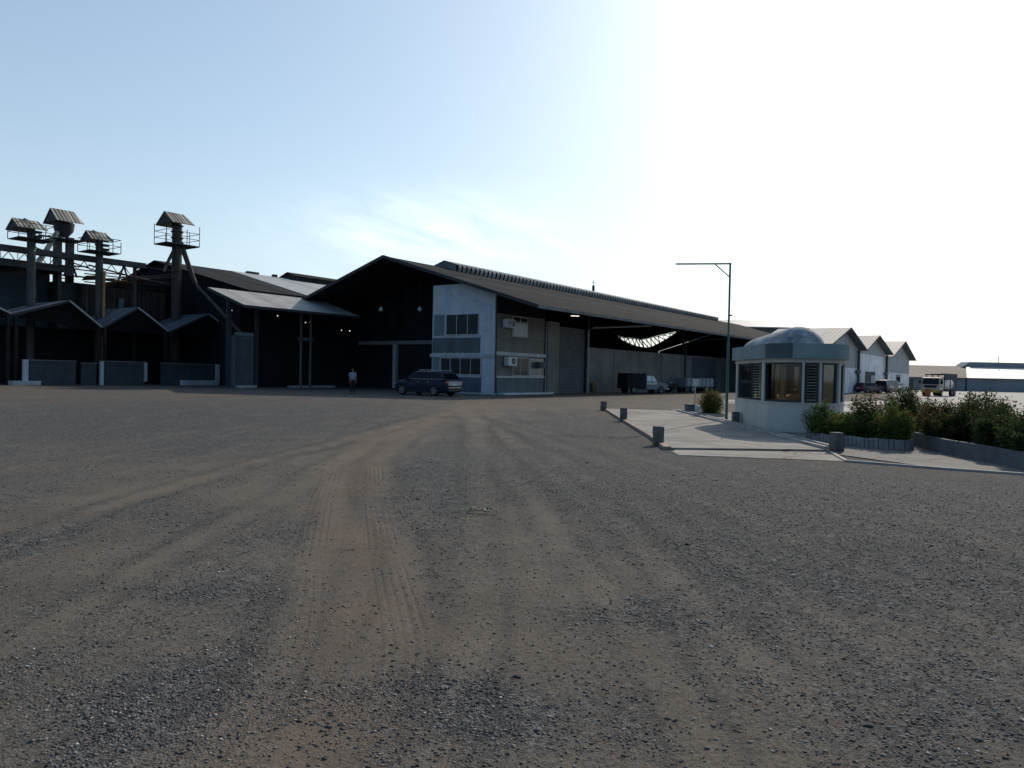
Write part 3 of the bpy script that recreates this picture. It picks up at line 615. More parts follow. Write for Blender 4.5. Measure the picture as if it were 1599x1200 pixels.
# ---- row of gabled loading bays
def bay(label,uL,uA,uR,zL,zA,zR,lab_group='gabled loading bays in a row'):
    t=thing('loading_bay',label,'shed',W(uA,27.3),BR,lab_group)
    a=uL-uA; b=uR-uA; D=5.6
    MB().slab([(a,0,zL),(0,0,zA),(0,D,zA),(a,D,zL)],.07).build('roof',M_roof_slate,t)
    MB().slab([(0,0,zA),(b-.05,0,zR),(b-.05,D,zR),(0,D,zA)],.07).build('roof',M_roof_slate,t)
    MB().bar((.02,-.03,zA-.05),(b-.05,-.03,zR-.05),.05,.12).build('barge_board',M_barge,t)  # right rake board coloured pale to carry its sunlit edge
    MB().bar((a,-.03,zL-.1),(0,-.03,zA-.1),.05,.16).build('barge_board',M_steel,t)
    m=MB(); m.slab([(a+.1,.25,zL-.3),(b-.1,.25,zR-.3),(0.0,.25,zA-.12)],.06,(0,1,0)); m.build('gable_panel',mat('shade_black_gable_panel',(.012,.012,.013),rough=.95,spec=.05),t)  # near black panel colour stands in for the shade under the gable
    for x,z in((a+.1,zL),(b-.3,zR)): MB().box(x,x+.2,.05,.25,0,z-.1).build('post',mat('brown_black_post',(.03,.027,.025),spec=.08),t)
    MB().box(a,b-.05,D-.1,D,0,zR-.1).build('back_wall',M_int,t)
bay('leftmost gabled loading bay, cut by the picture edge',-27.5,-24.3,-21.6,4.6,6.45,5.2)
bay('wide gabled loading bay with the broad left roof slope, second from left',-21.5,-17.8,-15.35,5.2,6.48,4.62)
bay('gabled loading bay between the wide bay and the rightmost bay',-15.3,-12.6,-9.95,4.62,6.4,4.62)
bay('rightmost gabled loading bay next to the canopy wall',-9.9,-6.35,-3.6,4.62,6.35,4.8)
def lowwall(label,u0,u1,z1,extra=None,white=0):
    t=thing('low_wall',label,'wall',W(u0,27.0),BR,'low concrete walls of the loading bays')
    n=u1-u0
    MB().box(0,n,0,.2,0,z1).build('panel',M_lowwall,t); MB().box(-.03,n+.03,-.04,.24,z1+.002,z1+.08).build('coping',M_grey,t)
    if white==1:
        MB().box(-.16,.16,-.3,-.05,0,z1+.06).build('post',M_white,t); MB().box(-.9,.9,-.55,.4,0,.32).build('footing',M_trim,t)
    if white==2:
        MB().box(-.12,.12,-.3,-.05,0,z1).build('post',M_white,t); MB().box(n-.12,n+.12,-.16,-.05,.3,z1).build('post',M_trim,t)
    if white==3:
        MB().box(n-.32,n+.02,-.2,-.05,0,z1+.05).build('post',M_white,t); MB().box(1.6,n-.33,-.5,-.02,0,.42).build('ledge',M_white,t)
lowwall('low grey wall at the far left with a white post and wide footing',-20.9,-17.4,1.8,white=1)
lowwall('short low grey wall between the two white posts',-17.0,-15.9,1.65)
lowwall('low grey wall with a slim white post under the middle valley',-15.6,-12.1,1.85,white=2)
lowwall('low grey wall with a white L shaped frame at the right of the bays',-10.7,-5.5,1.8,white=3)

# ---- silo block, deck, mill structure
sb=thing('mill_building','blue grey sheet clad mill block with an open steel deck behind the loading bays','building',W(-30,34.2),BR)
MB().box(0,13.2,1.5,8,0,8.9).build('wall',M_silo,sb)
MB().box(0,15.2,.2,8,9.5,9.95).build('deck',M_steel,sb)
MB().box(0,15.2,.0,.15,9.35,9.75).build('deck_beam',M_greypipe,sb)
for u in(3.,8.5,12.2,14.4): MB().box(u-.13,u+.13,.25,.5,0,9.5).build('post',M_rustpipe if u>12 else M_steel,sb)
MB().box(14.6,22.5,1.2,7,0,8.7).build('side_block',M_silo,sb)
MB().box(13.1,14.7,3,3.2,0,9.4).build('inner_panel',mat('weathered_teal_panel',(.1,.14,.17),var=.4,scale=.7,rust=(.17,.14,.07),rust_amt=.3),sb)
m=MB(); m.slab([(14.3,.3,9.2),(24.6,.3,9.3),(24.6,7,10),(14.3,7,9.9)],.12); m.build('roof',M_steel,sb)
m=MB()
for u in np.arange(10.,15.,1.2): m.bar((u,.1,9.95),(u,.1,10.95),.04)
m.bar((10,.1,10.95),(15.1,.1,10.95),.04); m.bar((10,.1,10.5),(15.1,.1,10.5),.03); m.build('railing',M_steel,sb)
rb=thing('mill_annex','rust brown ribbed annex with broken sheets between the two right elevators','building',W(-13.9,33.6),BR)
MB().box(0,7.4,.6,6,0,8.5).build('wall',M_rustwall,rb)
m=MB()
for u in np.arange(.2,7.4,.75): m.box(u,u+.14,.42,.6,4.2,8.3)
m.build('wall_rib',M_rustpipe,rb)
m=MB()
for u,z in((2.2,8.75),(2.9,8.95),(3.6,8.9),(.6,9.1),(4.6,9.25)): m.obox((u,.2,z),(1.4,.9,.06),ry=random.uniform(-.25,.1),rx=-.35)
m.build('loose_sheet',mat('orange_rust_sheet',(.28,.16,.08),var=.4,scale=2),rb)
m=MB()
for z in(8.7,9.0,9.4): m.bar((0,.3,z),(7.4,.3,z+.05),.09)
m.build('rail',M_steel,rb)
MB().box(2.9,3.3,.2,.41,4.6,7.6).build('duct',mat('teal_duct',(.14,.2,.2),var=.3),rb)

# ---- conveyor bridge
cb=thing('conveyor_bridge','long slim conveyor gallery running level between the bucket elevators','conveyor',W(-30,31.9),BR)
MB().box(0,20.4,0,.7,10.25,10.7).build('gallery',M_greypipe,cb)
m=MB(); x=7.
while x<20: m.bar((x,.1,9.45),(x+.55,.1,10.2),.05); m.bar((x+.55,.1,10.2),(x+1.1,.1,9.45),.05); x+=1.1
m.bar((7,.1,9.45),(23,.1,9.45),.09); m.bar((20.,.3,10.4),(23.6,.3,10.35),.12); m.build('lattice',M_steel,cb)
for u in(2.2,14.3,18.6): MB().bar((u-.5,.35,8.8),(u,.35,10.25),.12).bar((u+.5,.35,8.8),(u,.35,10.25),.12).build('trestle',M_steel,cb)
for a_,b_,r_ in(((1,.2,11.2),(8.6,.2,10.95),.04),((5,.1,9.2),(15.5,-.1,9.75),.06),((11,.1,11.0),(17,.0,9.3),.05),((15.5,-.1,9.9),(23,-.2,9.0),.07),((16.5,.1,8.9),(22.5,-.2,9.7),.05),((18,-.3,9.2),(23.2,-.4,10.1),.04)):
    MB().tube([a_,[(p+q)/2-(0,0,.12)[i] for i,(p,q) in enumerate(zip(a_,b_))],b_],r_,8).build('pipe_run',M_rustpipe,cb,True)
for u in(6.2,19.6): MB().box(u-.12,u+.12,.3,.54,0,10.25).build('leg',M_rustpipe,cb)

# ---- bucket elevators
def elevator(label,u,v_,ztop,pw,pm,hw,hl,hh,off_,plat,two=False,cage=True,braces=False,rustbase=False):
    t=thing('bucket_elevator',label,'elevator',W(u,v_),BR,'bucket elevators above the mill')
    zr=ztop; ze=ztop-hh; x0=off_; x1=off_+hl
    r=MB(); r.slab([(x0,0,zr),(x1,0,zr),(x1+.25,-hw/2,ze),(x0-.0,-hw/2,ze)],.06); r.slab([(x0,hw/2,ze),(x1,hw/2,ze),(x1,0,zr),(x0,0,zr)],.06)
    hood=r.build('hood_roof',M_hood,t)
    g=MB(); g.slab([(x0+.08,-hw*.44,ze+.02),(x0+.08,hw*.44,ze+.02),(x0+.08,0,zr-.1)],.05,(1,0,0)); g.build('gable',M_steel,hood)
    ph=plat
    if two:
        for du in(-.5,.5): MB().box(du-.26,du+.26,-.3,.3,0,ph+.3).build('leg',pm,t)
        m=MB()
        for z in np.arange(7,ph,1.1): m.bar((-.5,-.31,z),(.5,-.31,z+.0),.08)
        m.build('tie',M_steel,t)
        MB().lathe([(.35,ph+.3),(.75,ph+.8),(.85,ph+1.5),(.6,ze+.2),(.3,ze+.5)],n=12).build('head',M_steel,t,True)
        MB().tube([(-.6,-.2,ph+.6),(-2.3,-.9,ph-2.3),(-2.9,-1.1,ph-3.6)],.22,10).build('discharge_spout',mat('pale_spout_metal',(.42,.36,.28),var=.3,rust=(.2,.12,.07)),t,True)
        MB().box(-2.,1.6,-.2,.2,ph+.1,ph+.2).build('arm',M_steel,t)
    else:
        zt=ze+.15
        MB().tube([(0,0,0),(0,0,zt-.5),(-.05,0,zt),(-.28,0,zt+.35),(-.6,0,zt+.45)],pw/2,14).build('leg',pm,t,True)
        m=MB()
        for z in np.arange(ph,zt,.55): m.lathe([(pw*.52,z),(pw*.62,z+.03),(pw*.62,z+.12),(pw*.52,z+.15)],n=14)
        m.build('collar',M_steel,t)
        if not braces:
            m=MB()
            for k in range(3):
                z=ph+.25+k*.38; m.obox((pw*.62,-.1,z),(.5,.5,.16))
            m.build('motor_drive',M_steel,t)
    if rustbase: MB().tube([(.2,-.42,0),(.2,-.42,9.4)],.11,10).build('side_pipe',mat('orange_rusty_pipe',(.42,.2,.08),rough=.75,var=.4,scale=.9,rust=(.2,.09,.04),rust_amt=.6),t,True)
    p=MB(); q=1.55 if braces else 1.25
    p.box(-q,q,-1.1,1.1,ph-(.1 if braces else .05),ph); pf=p.build('platform',M_steel,t)
    if cage:
        m=MB()
        for x in(-q,-.5,.6,q):
            for y in(-1.05,1.05): m.bar((x,y,ph),(x,y,ze if abs(x)==q else ph+1.1),.045)
        for z in(.55,1.1):
            for y in(-1.05,1.05): m.bar((-q,y,ph+z),(q,y,ph+z),.04)
            for x in(-q,q): m.bar((x,-1.05,ph+z),(x,1.05,ph+z),.04)
        if ze-ph>1.8:
            for y in(-1.05,1.05): m.bar((-q,y,ze-.1),(q,y,ze-.1),.04)
        m.build('railing',M_steel,pf)
    if braces:
        MB().bar((-.3,-.2,ph-.3),(-1.5,-.5,ph-2.6),.2).build('brace',M_steel,t); MB().bar((.3,-.2,ph-.3),(1.5,-.3,ph-3.4),.16).build('brace',M_rustpipe,t)
        sp=MB(); sp.tube([(.3,-.3,ph+.2),(.2,-3,8.8),(-.6,-9.2,5.57),(-.88,-11.6,4.3)],.13,8); sp.build('discharge_spout',M_rustpipe,t,True)
elevator('tallest single pipe bucket elevator with a caged platform, rightmost of the four',-7.3,31.0,15.45,.86,M_rustpipe,2.9,1.85,1.08,-1.25,12.6,braces=True)
elevator('grey bucket elevator at the far left above the wide loading bay',-19.05,31.0,12.7,.6,M_greypipe,2.5,1.8,.78,-1.35,11.2)
elevator('rusty orange based bucket elevator over the middle loading bay',-14.0,31.0,12.65,.58,M_greypipe,2.15,1.55,.78,-1.1,10.95,rustbase=True)
elevator('twin legged bucket elevator with a sloping pale spout, second from left',-13.9,38.0,15.3,.5,M_greypipe,2.9,1.95,1.2,-1.15,12.6,two=True,cage=False)
# ---- sawtooth sheds on the right
def shed(label,uL,uA,uR,zA,zE,doors,upper_z,name='storage_shed'):
    t=thing(name,label,'shed',W(uA,-12.5),BR,'gabled storage sheds in a row')
    a=uL-uA; b=uR-uA; D=7.8; ov=.9
    def zr(x): return zA-(zA-zE)*(x/a if x<0 else x/b)
    MB().slab([(a,-ov,zE),(0,-ov,zA),(0,D,zA),(a,D,zE)],.08).build('roof',M_shedr,t)
    MB().slab([(0,-ov,zA),(b,-ov,zE),(b,D,zE),(0,D,zA)],.08).build('roof',M_roof_slate,t)
    MB().bar((a,-ov-.03,zE-.06),(0,-ov-.03,zA-.06),.05,.2).bar((0,-ov-.03,zA-.06),(b,-ov-.03,zE-.06),.05,.2).build('barge_board',M_grey_d,t)
    x0,x1=a*.97,b*.9
    MB().box(x0,x1,0,.2,0,upper_z).build('wall',M_shedw,t)
    m=MB(); m.slab([(x0,.03,upper_z),(x1,.03,upper_z),(x1,.03,zr(x1)-.1),(0,.03,zA-.1),(x0,.03,zr(x0)-.1)],.15,(0,1,0)); m.build('gable_wall',M_shedg,t)
    MB().box(x1-.2,x1,.2,D,0,zr(x1)-.15).build('side_wall',M_shedg,t)
    for kind,c,w_,z0,z1 in doors:
        if kind=='door':
            MB().box(c-w_/2,c+w_/2,-.06,-.002,z0,z1).build('door',mat('dark_shed_doorway',(.05,.06,.065)),t); MB().box(c+w_*.05,c+w_/2-.1,-.1,-.062,z0,z1-.5).build('door_leaf',M_shedg,t)
        elif kind=='window':
            f=MB().box(c-w_/2,c+w_/2,-.06,-.002,z0,z1).build('window',M_shedg,t); MB().box(c-w_/2+.25,c+w_/2-.25,-.075,-.062,z0+.15,z1-.1).build('pane',M_glass,f)
        else:
            MB().tube([(c,-.25,0),(c,-.25,5.6)],.18,8).build('downpipe',M_greypipe,t,True); MB().box(c-1.,c+1.,-.4,-.05,2.6,2.95).build('meter_box',M_grey_d,t)
shed('nearest gabled storage shed, partly hidden behind the booth dome',44.4,53.6,63.7,8.06,5.68,[('pipe',8.2,.3,0,1)],3.2)
shed('middle gabled storage shed with an open dark doorway',63.75,72.2,83.9,8.12,5.75,[('door',-1.2,7,0,2.9),('pipe',10.2,.3,0,1)],5.3)
shed('farthest gabled storage shed with grey upper wall, at the end of its row',83.95,95.5,108.,8.4,5.5,[('window',-.8,4.2,1.4,2.8)],3.0)

# ---- far buildings
bh=thing('warehouse','long low pitched warehouse with a thin bright roof just above the booth dome','warehouse',(43,139,0),0)
MB().slab([(-8,-2,11.3),(12.5,-2,11.3),(12.5,7,13.2),(-8,7,13.2)],.2).build('roof',M_farrw,bh)
MB().box(-8,12.2,-.5,6.5,0,11.2).build('wall',M_farw,bh); m=MB(); m.add([(12.6,-2,11.2),(12.6,7,13.1),(12.6,9,11.1)],[(0,1,2)]); m.slab([(12.5,7,13.2),(12.5,16,11.3),(-8,16,11.3),(-8,7,13.2)],.2); m.build('gable',M_grey_d,bh)
fb=thing('warehouse','far low warehouse with a brown roof behind the tanker truck','warehouse',(60,140,0),0)
MB().slab([(-12,-1,2.55),(26.4,-1,2.55),(33.6,11,5.05),(-12,11,5.05)],.12).build('roof',M_farrb,fb); MB().box(-12,26.7,0,10,0,2.55).build('wall',M_farw,fb)
for x in(13.6,20.8): MB().box(x,x+3.2,-.04,-.002,0,2.2).build('door',mat('far_door_panel',(.11,.14,.16)),fb)
fw=thing('warehouse','far long warehouse with a bright sunlit roof and dark ridge at the right edge','warehouse',(87,140,0),0)
MB().slab([(0,-1,2.6),(90,-1,2.6),(90,9,4.85),(6.2,9,4.85)],.12).build('roof',M_farrw,fw); MB().box(.1,90,0,9,0,2.6).build('wall',M_farw,fw)
MB().slab([(4.9,9.4,4.9),(90,9.4,4.9),(90,9.4,5.9),(6.4,9.4,5.9)],3,(0,1,0)).build('ridge_wall',mat('far_ridge_grey',(.27,.285,.29)),fw)
MB().tube([(12.6,10,5.8),(12.6,10,7.2)],.06,6).build('antenna',M_steel,fw)
for x in(13,30,50): MB().box(x,x+5,-.04,-.002,0,2.2).build('door',mat('far_door_panel',(.11,.14,.16)),fw)


# ------------------------------------------------------------------ guard booth
BN,BF=Vector((9.0,22.7)),Vector((9.1,25.7))
def stadium(r,n=20):
    pts=[]
    for k in range(n+1):
        t=PI+PI*k/n; pts.append((BN.x+r*math.cos(t),BN.y+r*math.sin(t)))
    for k in range(n+1):
        t=PI*k/n; pts.append((BF.x+r*math.cos(t),BF.y+r*math.sin(t)))
    return pts
def ring(ro,ri,z0,z1):
    a=stadium(ro); b=stadium(ri); n=len(a); m=MB()
    vs=[(*p,z0) for p in a]+[(*p,z0) for p in b]+[(*p,z1) for p in a]+[(*p,z1) for p in b]; fs=[]
    for i in range(n):
        j=(i+1)%n; fs+=[(i,j,2*n+j,2*n+i),(n+j,n+i,3*n+i,3*n+j),(2*n+i,2*n+j,3*n+j,3*n+i),(j,i,n+i,n+j)]
    return m.add(vs,fs)
def path_pt(s,r):
    """point on the booth outline: s in degrees round the near end (180..360), straight sides given as ('L',y) / ('R',y)"""
    if isinstance(s,tuple):
        k=(s[1]-22.7)/3.; cx=BN.x+(BF.x-BN.x)*k; return (cx-r if s[0]=='L' else cx+r, s[1])
    c=BN if s>=180 else BF
    return (c.x+r*math.cos(R(s)),c.y+r*math.sin(R(s)))
booth=thing('guard_booth','round ended pale guard booth with blue green fascia and stained dome beside the driveway','booth',(9.05,24.2,0))
bo=Vector((9.05,24.2,0))
def bld(m,name,mt,parent=None,smooth=False):
    m.v=[(x-bo.x,y-bo.y,z) for x,y,z in m.v]
    return m.build(name,mt,parent or booth,smooth)
bld(ring(1.20,1.10,0,.87),'wall',M_booth,smooth=True)
bld(ring(1.23,1.06,.872,.91),'sill',M_booth,smooth=True)
bld(ring(1.22,1.08,2.10,2.215),'lintel',M_beam,smooth=True)
bld(ring(1.33,1.18,2.217,2.66),'fascia',M_fascia,smooth=True)
bld(MB().prism(stadium(1.3),2.40,2.5),'roof_slab',M_dome)
bld(MB().prism(stadium(1.09),.02,.06),'floor',M_conc2)
# patch of unpainted fascia at the front corner
m=MB(); a=[path_pt(s,1.333) for s in np.linspace(196,236,8)]; b=[path_pt(s,1.345) for s in np.linspace(196,236,8)]
m.prism(a+b[::-1],2.24,2.672); bld(m,'fascia_patch',M_fasc_d)
# dome: a long low vault with round ends, the near end higher
m=MB(); nr,na=12,40
for i in range(nr+1):
    ph=(PI/2)*i/nr
    for k in range(na):
        t=2*PI*k/na
        c,s=math.cos(t),math.sin(t)
        f=.5-.5*math.tanh(s*6)     # 1 at the near end
        r=(1.06-.24*f)*math.cos(ph)
        cx=(BN.x-.1)*f+(BF.x-.05)*(1-f); cy=(BN.y+.15)*f+(BF.y-.25)*(1-f)
        hz=.60+.15*f*math.sin(ph)
        m.v.append((cx+r*c,cy+r*s,2.5+hz*math.sin(ph)))
for i in range(nr):
    for k in range(na): m.f.append((i*na+k,i*na+(k+1)%na,(i+1)*na+(k+1)%na,(i+1)*na+k))
bld(m,'dome',M_dome,smooth=True)
def col(s,w_):
    p=path_pt(s,1.16)
    m=MB(); rzz=0 if isinstance(s,tuple) else R(s)
    m.obox((p[0],p[1],1.505),(.13,w_,1.19),rz=rzz); bld(m,'column',M_booth)
for s,w_ in ((('L',25.66),.16),(180,.17),(249.8,.07),(273.1,.06),(307,.09),(350,.12),(('R',24.3),.14),(('R',25.6),.14),(130,.14),(90,.14),(50,.14)): col(s,w_)
GL=glass_clear('booth_glass',(.92,.86,.76))
M_lframe=mat('dark_louvre_frame',(.05,.05,.052),rough=.5)
def panel(s0,s1,kind):
    a=Vector(path_pt(s0,1.15)); b=Vector(path_pt(s1,1.15)); d=(b-a); Ln=d.length; d/=Ln; rzz=math.atan2(d.y,d.x); mid=(a+b)/2
    f=MB(); z0,z1=.915,2.095
    for z in(z0+.025,z1-.025): f.obox((mid.x,mid.y,z),(Ln-.1,.06,.05),rz=rzz)
    for p in(a+d*.06,b-d*.06): f.obox((p.x,p.y,(z0+z1)/2),(.045,.06,z1-z0-.1),rz=rzz)
    if kind=='glass':
        fr=bld(f,'window',M_lframe); g=MB(); g.obox((mid.x,mid.y,1.505),(Ln-.16,.008,1.08),rz=rzz); bld(g,'pane',GL,fr)
    else:
        fr=bld(f,'louvre_window',M_lframe); g=MB(); n=13
        for k in range(n): g.obox((mid.x,mid.y,z0+.09+k*(z1-z0-.16)/(n-1)),(Ln-.16,.07,.01),rz=rzz,rx=R(8))
        bld(g,'slats',mat('grey_louvre_slat',(.42,.41,.39),rough=.4,spec=.4),fr)
panel(('L',25.6),('L',24.0),'glass'); panel(('L',23.95),('L',22.78),'louvre')
fr=None
f=MB(); g=MB(); ss=np.linspace(184,247.5,9)
for a_,b_ in zip(ss,ss[1:]):
    a=path_pt(a_,1.15); b=path_pt(b_,1.15)
    for z in(.94,2.07): f.bar((*a,z),(*b,z),.06,.05)
    g.bar((*a,1.505),(*b,1.505),.008,1.08)
for q in(184,247.5):
    p=path_pt(q,1.15); f.obox((*p,1.505),(.06,.045,1.18),rz=R(q))
fr=bld(f,'window',M_lframe); bld(g,'pane',GL,fr)
panel(251,272,'louvre'); panel(274.3,305,'glass'); panel(309,346,'glass'); panel(356,('R',24.25),'glass'); panel(('R',24.35),('R',25.55),'glass')
panel(128,92,'glass'); panel(88,52,'glass'); panel(48,10,'glass')
d=MB().obox((10.05,23.55,1.0),(.05,.78,1.95),rz=R(8)); dd=bld(d,'door',M_wood); bld(MB().obox((10.01,23.25,1.0),(.06,.05,.14),rz=R(8)),'handle',M_frame,dd)
m=MB().obox((8.85,24.95,1.45),(.08,.9,1.2)); bld(m,'partition',M_wood)
ch=thing('armchair','tan padded armchair seen through the front window of the guard booth','chair',(9.0,23.7,.06),R(200))
MB().box(-.33,.33,-.3,.3,.25,.5).build('seat',M_tan,ch); m=MB(); m.tube([(-.3,.3,.85),(0,.36,.98),(.3,.3,.85)],[.12,.15,.12],10); m.box(-.34,.34,.24,.38,.5,.9); m.build('backrest',M_tan,ch,True)
for x in(-.38,.38): MB().tube([(x,-.3,.62),(x,.3,.66)],.07,8).build('armrest',M_tan,ch,True)
for x in(-.28,.28):
    for y in(-.25,.25): MB().box(x-.025,x+.025,y-.025,y+.025,0,.25).build('leg',M_black,ch)

# ------------------------------------------------------------------ lamp post, bollards, sign, props
lp=thing('lamp_post','tall green steel lamp post with a long bare level arm beside the guard booth','lamp post',(7.93,26.95,0))
MB().tube([(0,0,0),(0,0,2.9)],.052,12).build('pole_base',M_pole,lp,True)
MB().tube([(0,0,2.9),(0,0,5.83)],.038,12).build('pole',M_pole,lp,True)
MB().bar((.04,0,5.80),(-1.93,.35,5.80),.06,.05).build('arm',M_pole,lp)
MB().bar((0,0,5.3),(-.52,.09,5.77),.035).build('brace',M_pole,lp)
MB().box(-.11,.11,-.11,.11,0,.03).build('base_plate',M_pole,lp)
MB().tube([(.02,-.03,3.9),(.1,-.03,3.9)],.03,8).build('bracket',M_steel,lp)
def bollard(label,x,y,w_,h,rzz):
    t=thing('bollard',label,'bollard',(x,y,0),rzz,'square concrete bollards along the driveway')
    b=bmesh.new(); bmesh.ops.create_cube(b,size=1)
    for v in b.verts: v.co=Vector((v.co.x*w_,v.co.y*w_,(v.co.z+.5)*(h+.05)-.05))
    bmesh.ops.subdivide_edges(b,edges=b.edges[:],cuts=4,use_grid_fill=True)
    for v in b.verts: v.co+=Vector((noise.noise(v.co*9+Vector((x,y,0))),noise.noise(v.co*9+Vector((y,x,3))),noise.noise(v.co*7+Vector((3,x,y)))))*.012
    me=bpy.data.meshes.new('post'); b.to_mesh(me); b.free(); me.materials.append(M_boll); o=bpy.data.objects.new('post',me); COL.objects.link(o); o.parent=t
    MB().obox((0,0,h+.012),(w_*.93,w_*.93,.025)).build('cap',M_kerb if 0 else M_boll,t)
bollard('dark weathered bollard at the near left corner of the driveway, casting a short shadow',3.42,16.95,.21,.42,.1)
bollard('dark bollard on the left driveway edge, middle one of three in line',3.93,25.6,.23,.45,-.05)
bollard('small grey bollard at the far left corner of the driveway',4.18,33.2,.24,.40,.1)
bollard('dark bollard standing close against the pale booth wall',7.68,25.0,.22,.42,0)
bollard('weathered bollard in front of the brick edged planter, right of the driveway',7.27,16.3,.23,.41,.15)
sg=thing('sign_stand','small pale board on a thin pole standing beyond the driveway end','sign',(8.12,32.4,0))
MB().tube([(0,0,0),(0,0,1.22)],.025,8).build('pole',M_steel_l,sg,True); MB().obox((.02,-.03,1.36),(.26,.03,.3)).build('board',M_trim,sg); MB().tube([(0,0,.0),(0,0,.06)],.16,14).build('base',M_steel,sg)
bx=thing('storage_box','dark boxy bin at the foot of the small sign pole','box',(7.82,32.1,0),.2)
m=MB(); m.box(-.15,.15,-.17,.17,0,.36); m.build('body',M_grey_d,bx); MB().box(-.165,.165,-.185,.185,.362,.41).build('lid',M_black,bx)
jg=MB(); jg.lathe([(.11,0),(.13,.02),(.13,.27),(.09,.34),(.035,.37),(.035,.42)],n=16); o=jg.build('water_jug',M_acw,None,True); o.location=(8.12,31.9,0); tag(o,'round white plastic water jug beside the dark bin','jug')
bd=MB(); bd.obox((0,0,.48),(.62,.05,1.0),rx=R(-12)); o=bd.build('leaning_board',mat('orange_brown_board',(.17,.10,.055),var=.3,scale=3)); o.location=W(14.0,-.45); o.rotation_euler=(0,0,BR); tag(o,'orange brown board leaning on the block wall right of the grey downpipe','board')
# twig with leaves lying on the dirt
tw=thing('fallen_twig','fallen twig with green leaves lying on the dirt in the foreground','twig',(-.36,8.35,.0))
MB().tube([(-.13,.0,.012),(0,.02,.018),(.13,-.01,.015)],.005,6).build('stem',mat('twig_bark',(.2,.16,.1)),tw)
for i,(x,y,a,pal) in enumerate([(-.1,.0,.5,0),(-.03,.03,2.4,1),(.03,-.01,-.4,1),(.09,.02,.8,0),(.13,-.02,-.2,0)]):
    m=MB(); pts=[]
    for k in range(7):
        f=k/6; pts.append((x+math.cos(a)*f*.09,y+math.sin(a)*f*.09,.02+.03*math.sin(f*PI)))
    wv=[.004,.018,.025,.026,.02,.011,.002]; nrm=Vector((-math.sin(a),math.cos(a),0)); vs=[]
    for p,q in zip(pts,wv): vs+=[Vector(p)+nrm*q,Vector(p)+Vector((0,0,-.006)),Vector(p)-nrm*q]
    m.add(vs,[(3*k+j,3*k+j+1,3*k+j+4,3*k+j+3) for k in range(6) for j in(0,1)]); m.build('leaf',mat('pale_leaf' if pal else 'green_leaf',(.4,.42,.3) if pal else (.07,.13,.03)),tw)

# ------------------------------------------------------------------ planters and shrubs
def planter(label,poly,h,th,mt,name='planter',coping=None):
    xs=[p[0] for p in poly]; ys=[p[1] for p in poly]; c=(min(xs),min(ys)); t=thing('planter',label,'planter',(c[0],c[1],0))
    P=[(x-c[0],y-c[1]) for x,y in poly]; cx=sum(p[0] for p in P)/len(P); cy=sum(p[1] for p in P)/len(P)
    I=[(cx+(x-cx)*(1-th/max(.4,math.hypot(x-cx,y-cy))),cy+(y-cy)*(1-th/max(.4,math.hypot(x-cx,y-cy)))) for x,y in P]
    n=len(P); m=MB(); vs=[(*p,0) for p in P]+[(*p,0) for p in I]+[(*p,h) for p in P]+[(*p,h) for p in I]; fs=[]
    for i in range(n):
        j=(i+1)%n; fs+=[(i,j,2*n+j,2*n+i),(n+j,n+i,3*n+i,3*n+j),(2*n+i,2*n+j,3*n+j,3*n+i)]
    if name=='brick':
        m=MB()
        for i in range(n):
            a=Vector((*P[i],0)); b=Vector((*P[(i+1)%n],0)); L_=(b-a).length; k_=max(1,round(L_/.105)); d_=(b-a)/k_; ang=math.atan2(d_.y,d_.x)
            for q in range(k_):
                c_=a+d_*(q+.5); hh=h*random.uniform(.93,1.05); m.obox((c_.x+random.uniform(-.006,.006),c_.y+random.uniform(-.006,.006),hh/2),(d_.length-.012,.1,hh),rz=ang)
        m.build('brick_edge',mt,t)
    else:
        m.add(vs,fs); m.build('wall',mt,t)
    MB().prism(I,.01,h*.8).build('soil',mat('dark_planter_soil',(.05,.04,.03),var=.4,scale=6,bump=.6),t)
    return t
M_brk=mat('soldier_brick_edge',(.3,.29,.275),var=.35,scale=4,streak=.45,dirt=(.13,.13,.125),dirt_amt=.6,bump=.4)
planter('low brick edged planter in front of the booth, full of flowering shrubs',[(7.75,19.0),(8.15,18.0),(8.6,17.3),(9.1,16.85),(9.45,17.2),(9.3,18.6),(8.7,19.6),(8.0,19.7)],.24,.06,M_brk,'brick')
m=MB()
P=[(7.75,19.0),(8.15,18.0),(8.6,17.3),(9.1,16.85),(9.45,17.2)]
planter('long low concrete planter running towards the camera at the right edge',[(9.5,13.0),(9.62,16.3),(10.1,18.4),(10.6,21),(13.4,21),(13.4,13.0)],.34,.14,mat('blue_grey_planter_wall',(.13,.145,.15),var=.3,scale=1.5,streak=.35,dirt=(.1,.105,.11),dirt_amt=.5))
planter('small round kerbed planter at the foot of the lamp post',[(8.2+.66*math.cos(k*PI/6),30.1+.6*math.sin(k*PI/6)) for k in range(12)],.14,.1,M_kerb)
